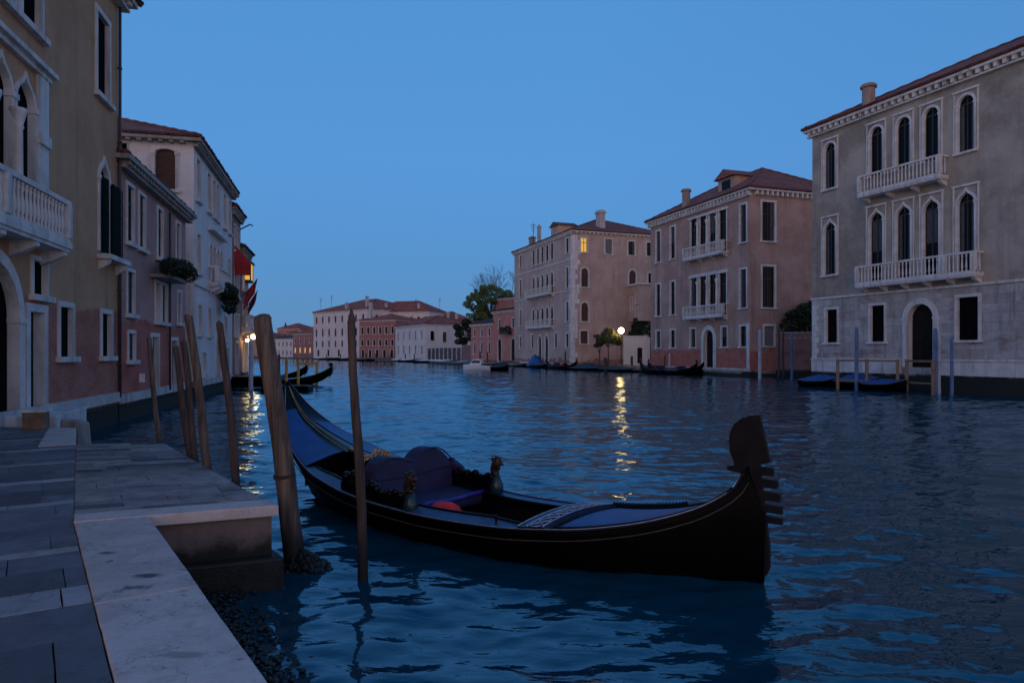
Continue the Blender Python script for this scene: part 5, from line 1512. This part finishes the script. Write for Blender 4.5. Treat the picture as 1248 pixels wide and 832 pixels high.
covered_boat(at_ground(1001, 49.6, 0), -66, 3.4, 'dull blue covered boat at the left corner of the grey palace', 'tarp_blue', .75, .4, base=.45)
covered_boat(at_ground(1046, 46.6, 0), -66, 3.2, 'blue covered boat behind the tall blue mooring pole', 'tarp_blue', .75, .55, base=.5)
covered_boat(at_ground(1078, 44.4, 0), -66, 3.0, 'bright blue covered boat between the posts of the long landing rail', 'tarp_blue', .75, .3, base=.45)
covered_boat(at_ground(653, 116, 0), -70, 5.0, 'boat under a tall bright blue tarpaulin before the gothic palace', 'tarp_blue', 1.1, 1.7)
covered_boat(at_ground(636, 122, 0), -70, 5.0, 'low grey boat moored at the far corner of the gothic palace', 'deck_dark', 1.0, .3)
covered_boat(at_ground(718, 98, 0), -62, 9.0, 'long dark covered boat moored below the small trees', 'tarp_dark', 1.1, .7)
covered_boat(at_ground(793, 86, 0), -66, 9.0, 'dark covered boat moored below the white lodge', 'tarp_dark', 1.1, .6)
covered_boat(at_ground(757, 91, 0), -63, 9.0, 'dark low covered boat moored in front of the street lamp', 'tarp_dark', 1.1, .6)
covered_boat(at_ground(828, 79, 0), -68, 8.5, 'dark covered boat between two gondolas along the pink palace', 'tarp_dark', 1.0, .5)
put_gondola(20.2, 74.2, -68 + 180, 'black gondola with its prow up, moored along the pink palace')
put_gondola(15.3, 84.5, -66, 'black gondola moored at the left end of the pink palace')
put_gondola(5.2, 109.5, -68, 'black gondola moored along the gothic palace beside the blue tarpaulin')
def red_bow():
    p = at_ground(684, 106.5, .55); root = empty('red_cover', tuple(p), D2(-70), 'small red cover on the end of the gondola by the gothic palace', 'cover')
    rows = [[(x, t * .5 * math.sin(.3 + x), .5 * (1 - t * t) * math.sin(.4 + x * 1.2)) for t in (-1, -.5, 0, .5, 1)] for x in (0, .4, .8, 1.2, 1.6)]
    MB().grid(rows).build('cloth', M['red_flag'], root, smooth=True)
    MB().tube([(0, 0, -.2), (0, 0, .25)], .03, 6).build('stay', M['iron'], root)
red_bow()

# ------------------------------------------------------------------ left middle: landing stage, gondolas, yellow frame
def stage():
    a = Vector((-20.5, 47.5)); root = empty('landing_stage', (a.x, a.y, 0), D2(8), 'dark timber landing stage reaching out from the left row of houses', 'landing stage')
    MB().box(-2, 4.6, -.1, 3.0, .55, .78).build('deck', M['deck_dark'], root)
    MB().box(-2, 4.6, -.16, -.102, .1, .8).build('fascia', M['hull'], root)
    for x in (-1, 1.5, 4.2):
        m = MB(); m.tube([(x, .2, -1.5), (x, .2, .55)], .14, 8); m.build('post', M['pole_dark'], root)
stage()
def pontoon():
    root = empty('pontoon', (-15.4, 43.2, 0), D2(3), 'low black floating pontoon in front of the landing stage', 'pontoon')
    MB().box(0, 2.9, 0, 1.4, -.2, .35).build('float', M['hull'], root, bevel=.08)
    MB().box(.1, 2.8, .1, 1.3, .353, .4).build('deck', M['deck_dark'], root)
pontoon()
def yellow_frame():
    a = at_ground(363.5, 52.5, 0); b = at_ground(386, 53.5, 0); d = b - a; L = d.length; h = 1.75
    root = empty('mooring_gate', (a.x, a.y, 0), math.atan2(d.y, d.x), 'yellow timber mooring frame beside the black gondola at mid left', 'frame')
    for x in (0, L): MB().tube([(x, 0, -1.5), (x, 0, h)], .1, 8).build('post', M['pole_yellow'], root, smooth=True)
    MB().box(-.1, L + .1, -.09, .09, h - .25, h - .05).build('beam', M['pole_yellow'], root)
yellow_frame()
put_gondola(-24.2, 52.2, 8, 'black gondola beside the yellow mooring frame, prow to the right')
put_gondola(-27.5, 57.5, 4, 'black gondola farther back behind the yellow mooring frame')
G5 = 'mooring posts off the left landing stage'
def bk(px, y, yt, dia, mat, label): 
    p = at_ground(px, y, 0); return pole((p.x, p.y, 0), tuple(at(px, yt, y)), dia / 2, dia / 2 * .9, M[mat], label, G5, 'flat', seed=int(px) + 3)
bk(306, 45, 417, .3, 'pole_white', 'pale blue-white mooring post under the lanterns of the left row')
bk(349, 50, 437, .22, 'pole_yellow', 'short orange-brown post just above the stern of the foreground gondola')
bk(340, 56, 432, .22, 'pole_dark', 'thin dark post between the thickest pole and the orange-brown post')
bk(331, 58, 430, .22, 'pole_dark', 'thin dark post right against the thickest pole, by the far gondola')
def buoy():
    p = at_ground(250, 43.5, 0); m = MB()._lathe([(.05, -.3), (.22, -.15), (.26, .1), (.2, .4), (.08, .55), (.05, .7)], (0, 0, 0), 12)
    o = m.build('buoy', M['pole_yellow'], None, smooth=True, loc=tuple(p)); tag(o, 'yellow float hanging at the near end of the left landing stage', 'float')
    MB().tube([(0, 0, .68), (.02, 0, .9), (.05, .02, 1.0)], .02, 6).build('rope', M['rope'], o)
buoy()

# ------------------------------------------------------------------ far end of the canal
def far_house(name, label, px0, px1, y0, y1, ztop, depth, mat, front, right=(), roof_h=2.0, tl='tiles_far', group='houses at the far end of the canal', corn=True, left=(), fm=.14, chim=()):
    a = Vector(((px0 - 624) / 860 * y0, y0)); b = Vector(((px1 - 624) / 860 * y1, y1)); d = b - a; L = d.length
    fr = []
    for z, h, w_, n, kw in front:
        for i in range(n):
            fr.append(W(L * (i + .5) / n, z, w_, h, fw=fm, bars=False, **kw))
    root, ro = house(name, label, 'house', a, d / L, L, depth, ztop, mat, fr, right=right, left=left, roof=dict(h=roof_h, o=.5, up=.12, mat=tl), corn=dict(proj=.35, sides=(1, 1), step=.9) if corn else None, group=group)
    for x, y, h in chim: chimney(ro, x * L, y, ztop + .5, h, .6, 'chim_white')
    return root
g = {}
far_house('far_palace', 'large pale palace with a long red roof at the far bend of the canal', 382, 447, 262, 238, 17.3, 26, 'pale',
          [(13.2, 2.4, 1.1, 8, g), (8.4, 2.8, 1.1, 8, dict(arch='round')), (4.6, 2.2, 1.0, 8, g), (1.2, 2.4, 1.3, 5, dict(fill='door', sill=False, name='door'))], roof_h=4.6, chim=((.6, 1.0, 2.2), (.92, 2.0, 4.0)),
          right=[W(4, 13, 1.1, 2.4, bars=False), W(9, 13, 1.1, 2.4, bars=False), W(4, 8, 1.1, 2.4, bars=False)])
far_house('brick_red_house', 'dull red three-storey house left of the low white house', 438, 482, 219, 212, 12.4, 14, 'red_far',
          [(8.2, 2.2, .9, 6, g), (4.6, 2.0, .9, 6, dict(arch='round')), (1.0, 2.4, 1.1, 5, dict(fill='door', sill=False, name='door'))], roof_h=2.0, chim=((.2, 2.0, 5.0),),
          right=[W(3, 8.2, .9, 2.0, bars=False), W(7, 8.2, .9, 2.0, bars=False)])
far_house('low_white_house', 'low white house with a bright orange-red hipped roof', 482, 518, 200, 180, 9.8, 13, 'white_far',
          [(6.0, 2.2, .95, 5, dict(fill='grey')), (2.2, 2.2, .95, 5, g)], roof_h=2.4, chim=((.75, 6.0, 1.5),),
          right=[W(2.0, 5.6, 1.0, 2.4, bars=False), W(5.4, 5.2, 1.0, 2.6, fill='brown'), ])
far_house('tall_roof_house', 'pale house with a red roof and chimneys rising behind the low white house', 447, 523, 248, 240, 16.6, 15, 'pale', [(13, 1.8, .9, 9, g)], roof_h=4.0, chim=((.3, 1.0, 2.6), (.8, 2.0, 2.2)))
far_house('orange_roof_house', 'house with an orange roof and white chimneys behind the dark trees', 518, 562, 250, 245, 13.6, 14, 'white_far', [(9.6, 1.8, .9, 6, g)], roof_h=3.6, chim=((.25, 1.0, 2.4), (.6, 1.5, 2.6), (.85, 1.0, 2.0)))
far_house('distant_red_house', 'small red-roofed house left of the large pale palace', 357, 381, 300, 290, 10.5, 14, 'red_far', [(6.5, 2, .9, 4, g), (2.5, 2, .9, 4, dict(fill='lit'))], roof_h=2.4)
far_house('distant_pale_house', 'distant pale house with a grey roof seen past the thickest pole', 333, 357, 330, 318, 9.0, 14, 'pale', [(5.5, 2, .9, 5, g), (1.5, 2, .9, 5, g)], roof_h=2.0, tl='tiles_dark')
far_house('distant_ochre_house', 'distant ochre house closing the canal behind the thickest pole', 305, 334, 345, 338, 10, 14, 'ochre_far', [(6, 2, .9, 5, g), (2, 2, .9, 5, g)], roof_h=2.2)
far_house('distant_back_house', 'far red roof showing above the distant pale house', 338, 366, 372, 366, 15.0, 14, 'red_far', [(11, 2, .9, 5, g)], roof_h=3.0)
far_house('distant_roof_house', 'far low house with an orange roof just left of the distant red house', 350, 372, 352, 344, 12.0, 12, 'ochre_far', [(8.5, 2, .9, 4, g)], roof_h=2.6)
far_house('distant_tall_house', 'far taller pale house peeping over the roofs left of the large pale palace', 364, 384, 335, 330, 13.0, 12, 'white_far', [(10, 2, .9, 4, g)], roof_h=1.8)
def spire():
    p = at_ground(348, 420, 0); root = empty('bell_tower', tuple(p), 0, 'tiny dark bell tower on the skyline past the thickest pole', 'tower')
    MB().box(-1.2, 1.2, -1.2, 1.2, 0, 15).build('shaft', M['red_far'], root)
    MB().add([(-1.4, -1.4, 15.01), (1.4, -1.4, 15.01), (1.4, 1.4, 15.01), (-1.4, 1.4, 15.01), (0, 0, 21)], [(0, 1, 4), (1, 2, 4), (2, 3, 4), (3, 0, 4), (3, 2, 1, 0)]).build('spire', M['tiles_dark'], root)
spire()
def far_bank():
    m = MB().prism([(-60, 262), (-66, 268), (-120, 330), (-135, 352), (-160, 420), (80, 420), (80, 250), (45, 172), (-2, 133), (-12, 146), (-24, 182), (-38, 199)], -1.2, .5)
    tag(m.build('far_embankment', M['quay_side']), None, None, None, 'structure')
far_bank()
# fence of pales before the low white house, garden wall
def pale_fence():
    a = at_ground(521, 178, 0); b = at_ground(562, 163, 0); d = b - a; L = d.length
    root = empty('water_fence', (a.x, a.y, 0), math.atan2(d.y, d.x), 'dark fence of white-striped posts below the low white house', 'fence')
    MB().box(0, L, .1, .3, .2, 3.6).build('panel', M['deck_dark'], root)
    n = 9
    for i in range(n): MB().box(i * L / (n - 1) - .12, i * L / (n - 1) + .12, -.1, .1, -.5, 3.7).build('post', M['pole_white'], root)
pale_fence()
far_house('pink_house', 'low salmon pink house with a dark roof beside the green tree', 574, 601, 150, 141, 8.4, 9, 'pink_far', [(5.8, 1.6, .9, 3, g), (2.2, 2.4, .9, 3, g)], roof_h=1.6, tl='tiles_dark', group='houses by the green tree')
far_house('pink_gable_house', 'taller salmon pink house with an arched door and planted balcony', 601, 634, 141, 131, 10.6, 9, 'pink_far', [(7.2, 1.8, .9, 2, g), (1.0, 4.2, 1.6, 2, dict(arch='round', fill='door', sill=False, name='door'))], roof_h=.8, tl='tiles_dark', group='houses by the green tree')
far_house('brick_tower_house', 'orange-brown brick upper house behind the salmon pink houses', 604, 640, 160, 152, 14.6, 8, 'red_far', [], roof_h=.6, tl='tiles_dark', group='houses by the green tree')
def planter():
    p = at_ground(616, 134.5, 6.2); root = empty('planted_balcony', tuple(p), D2(-45), 'dark planted balcony box on the taller salmon pink house', 'planter')
    MB().box(-1.2, 1.2, -.6, .5, -.2, .3).build('box', M['iron'], root); leaves('foliage', M['leaf_dark'], [(-.8, -.2, .7, .55), (0, -.2, .5, .5), (.8, -.2, .8, .6)], 500, .15, root, 5)
planter()
def garden_wall():
    a = at_ground(563, 160, 0); b = at_ground(576, 150, 0); d = b - a; root = empty('red_garden_wall', (a.x, a.y, 0), math.atan2(d.y, d.x), 'low red garden wall under the dark tree left of the salmon pink house', 'wall')
    MB().box(0, d.length, 0, .4, -.5, 4.0).build('wall', M['brick_wall'], root); MB().box(-.05, d.length + .05, -.06, .46, 4.003, 4.15).build('coping', M['stone_dark'], root)
garden_wall()

def big_tree(name, px, y, label, blobs, n, size, mat, trunk_h, group, seed=1, r=.35):
    p = at_ground(px, y, .5); root = empty(name, tuple(p), 0, label, 'tree', group)
    rr = random.Random(seed); m = MB()
    m.tube([(0, 0, -.3), (.1, 0, trunk_h * .5), (0, .1, trunk_h)], [r, r * .8, r * .6], 8)
    for b in blobs:
        mid = Vector((b[0] * .45, b[1] * .45, (b[2] + trunk_h) / 2 - .3)); m.tube([(0, .1, trunk_h * rr.uniform(.7, 1)), tuple(mid), (b[0], b[1], b[2])], [r * .45, r * .3, r * .1], 6)
    m.build('trunk', M['bark'], root, smooth=True)
    if n: leaves('crown', M[mat], blobs, n, size, root, seed)
    return root
def cloud(cx, cz, rx, rz, n, br, seed, tilt=0.0):
    rr = random.Random(seed); out = []
    for _ in range(n):
        a = rr.uniform(0, 6.283); q = rr.uniform(.15, 1) ** .6
        x = cx + rx * q * math.cos(a); out.append((x, rr.uniform(-rx, rx) * .6, cz + rz * q * math.sin(a) + tilt * (x - cx), br * rr.uniform(.6, 1.3)))
    return out
big_tree('green_tree', 597, 162, 'large loose green tree rising behind the salmon pink houses', cloud(.3, 12.0, 6.0, 5.0, 150, .78, 4), 19000, .2, 'leaf', 8.0, 'trees by the salmon pink house', 4)
big_tree('dark_tree', 566, 164, 'low dark tree overhanging the garden wall beside the low white house', cloud(.3, 6.6, 2.6, 3.0, 16, .95, 7), 3200, .24, 'leaf_dark', 4.0, 'trees by the salmon pink house', 7)
big_tree('olive_tree', 622, 168, 'yellowish tree top just showing over the brick upper house', cloud(0, 14.2, 3.4, 1.8, 14, 1.0, 9), 2200, .26, 'leaf_yellow', 9.0, 'trees by the salmon pink house', 9)
def bare_tree():
    p = at_ground(613, 176, .5); root = empty('bare_tree', tuple(p), 0, 'leafless tree with fine branches above the green tree', 'tree', 'trees by the salmon pink house')
    rr = random.Random(12); m = MB(); t = MB()
    t.tube([(0, 0, -.3), (0, 0, 9)], [.35, .25], 8); t.build('trunk', M['bark'], root, smooth=True)
    def br(p_, d, l, r_, k):
        q = p_ + d * l; m.tube([tuple(p_), tuple(p_ + d * l * .5 + Vector((rr.uniform(-.1, .1), 0, .1)) * l * .3), tuple(q)], [r_, r_ * .8, r_ * .6], 4)
        if k == 0: return
        for _ in range(3 if k > 1 else 4):
            nd = (d + Vector((rr.uniform(-.65, .65), rr.uniform(-.65, .65), rr.uniform(-.15, .45)))).normalized(); br(q, nd, l * rr.uniform(.62, .85), r_ * .6, k - 1)
    for i in range(6): br(Vector((0, 0, 8 + i * .6)), Vector((rr.uniform(-.6, .6), rr.uniform(-.5, .5), 1)).normalized(), 4.5, .11, 4)
    m.build('branches', M['bark'], root)
bare_tree()

# --- far boats, posts and aerials
for px, y, yt, lb in ((398, 232, 432, 'far thin post before the large pale palace, left of another'), (415, 228, 431, 'far thin post before the large pale palace, right of another'), (446, 203, 430, 'far dark post at the left edge of the dull red house'),
                      (458, 202, 431, 'far dark post amid the boats of the dull red house'), (476, 199, 430, 'far dark post at the right edge of the dull red house'), (494, 188, 431, 'far dark post before the low white house, left one'), (505, 183, 431, 'far dark post before the low white house, right one'),
                      (523, 172, 428, 'stout dark post at the left end of the striped fence'), (585, 140, 428, 'dark post before the low salmon pink house, left one'), (594, 138, 429, 'dark post before the low salmon pink house, right one'), (607, 134, 425, 'pale tall post before the taller salmon pink house')):
    bank_pole(px, y, yt, .34, 'pole_white' if 'pale' in lb.split()[0] else 'pole_dark', lb, group='mooring poles at the far bank')
def aerial(px, y, yb, yt, label):
    p = at(px, yb, y); h = at(px, yt, y).z - p.z; root = empty('roof_aerial', tuple(p), .4, label, 'aerial', 'aerials on the far roofs')
    m = MB().tube([(0, 0, -1.5), (0, 0, h)], .05, 5); m.build('mast', M['iron'], root)
    m = MB()
    for k in range(4): m.box(-.5 + .08 * k, .5 - .08 * k, -.03, .03, h - .3 - .35 * k, h - .24 - .35 * k)
    m.build('arms', M['iron'], root)
for a_ in ((391, 240, 372, 363, 'thin roof aerial at the left of the large pale palace roof'), (404, 236, 370, 360, 'thin roof aerial above the middle left of the large pale palace roof'), (536, 240, 376, 363, 'tall thin roof aerial above the orange-roofed house'), (507, 236, 373, 364, 'thin roof aerial above the pale house with chimneys'), (650, 115, 285, 272, 'thin roof aerial at the far end of the gothic palace roof')): aerial(*a_)
def motorboat():
    p = at_ground(584, 98, 0); root = empty('motorboat', tuple(p), D2(-14), 'white cabin motorboat moored alone in mid canal before the salmon pink house', 'motorboat')
    L = 4.6; zf = curve([0, .25, .6, 1], [.75, .8, .7, .6]); wf = curve([0, .2, .6, 1], [.12, .7, .95, .85]); rows, dk = [], []
    for i in range(15):
        u = i / 14; x = (u - .5) * L; z = zf(u); w_ = wf(u); rows.append([(x, -w_, z), (x, -w_ * .9, .25), (x, -w_ * .5, -.2), (x, w_ * .5, -.2), (x, w_ * .9, .25), (x, w_, z)]); dk.append([(x, t * w_, z + .04 * (1 - t * t)) for t in (-1, 0, 1)])
    m = MB().grid(rows); m.poly(rows[-1][::-1]); m.poly(rows[0]); m.build('hull', M['white_paint'], root, smooth=True)
    MB().grid(dk).build('deck', M['white_paint'], root)
    m = MB(); m.add([(-1.3, -.6, .78), (.5, -.75, .74), (.5, .75, .74), (-1.3, .6, .78), (-.8, -.5, 1.5), (.4, -.6, 1.55), (.4, .6, 1.55), (-.8, .5, 1.5)], [(4, 5, 6, 7), (0, 1, 5, 4), (1, 2, 6, 5), (2, 3, 7, 6), (3, 0, 4, 7)])
    c = m.build('cabin', M['white_paint'], root, bevel=.06)
    m = MB(); m.add([(-1.0, -.67, 1.0), (.3, -.76, 1.0), (.3, -.68, 1.38), (-.75, -.6, 1.38)], [(0, 1, 2, 3)]); m.add([(-1.16, -.5, 1.0), (-1.16, .5, 1.0), (-.9, .45, 1.4), (-.9, -.45, 1.4)], [(3, 2, 1, 0)]); m.build('window', M['boat_window'], c)
    MB().box(L / 2 - .02, L / 2 + .32, -.22, .22, .2, 1.0).build('outboard', M['iron'], root, bevel=.05)
    m = MB().box(.55, 2.2, -.6, .6, .72, .95); m.build('cover', M['tarp_dark'], root, bevel=.08)
motorboat()
def dinghy(px, y, deg, L, label, cover='white_paint'):
    covered_boat(at_ground(px, y, 0), deg, L, label, cover, .9, .35, 'small_boat', 'small boats at the far bank', .5)
for px, y, dg, ln, lb, cv in ((440, 205, -20, 6, 'grey boat left of the dark boats at the dull red house', 'deck_dark'), (425, 222, -10, 7, 'dark low boat between the large pale palace and the dull red house', 'tarp_dark'), (520, 174, -20, 6, 'white boat just left of the striped fence and its stout post', 'white_paint'), (497, 187, -15, 5, 'white boat below the middle of the low white house', 'white_paint'), (570, 150, -15, 5, 'white boat moored left of the blue one at the red garden wall', 'white_paint'), (556, 160, -15, 6, 'red-brown boat at the right end of the striped fence', 'shutter_brown'), (573, 146, -30, 5, 'blue boat under the low red garden wall', 'tarp_blue'), (660, 112, -70, 7, 'dark boat right beside the bright blue tarpaulin', 'tarp_dark')):
    dinghy(px, y, dg, ln, lb, cv)
dinghy(609, 97, -20, 2.6, 'small dark boat just behind the white motorboat', 'tarp_dark')
dinghy(545, 166, -18, 7.0, 'white boat in front of the striped fence, right of another', 'white_paint')
dinghy(532, 170, -25, 5.0, 'white boat at the left end of the striped fence', 'white_paint')
dinghy(483, 196, -10, 3.0, 'small white boat at the corner of the low white house', 'white_paint')
dinghy(510, 182, -40, 8, 'dark boat moored along the low white house', 'tarp_dark')
dinghy(620, 128, -45, 6, 'dark boat moored below the taller salmon pink house', 'tarp_dark')
for i, (px, y, lb) in enumerate([(451, 206, 'dark boat at the foot of the dull red house, left one'), (470, 204, 'dark boat at the foot of the dull red house, right one'), (402, 240, 'dark boat moored below the large pale palace')]):
    dinghy(px, y, -20, 8, lb, 'tarp_dark')
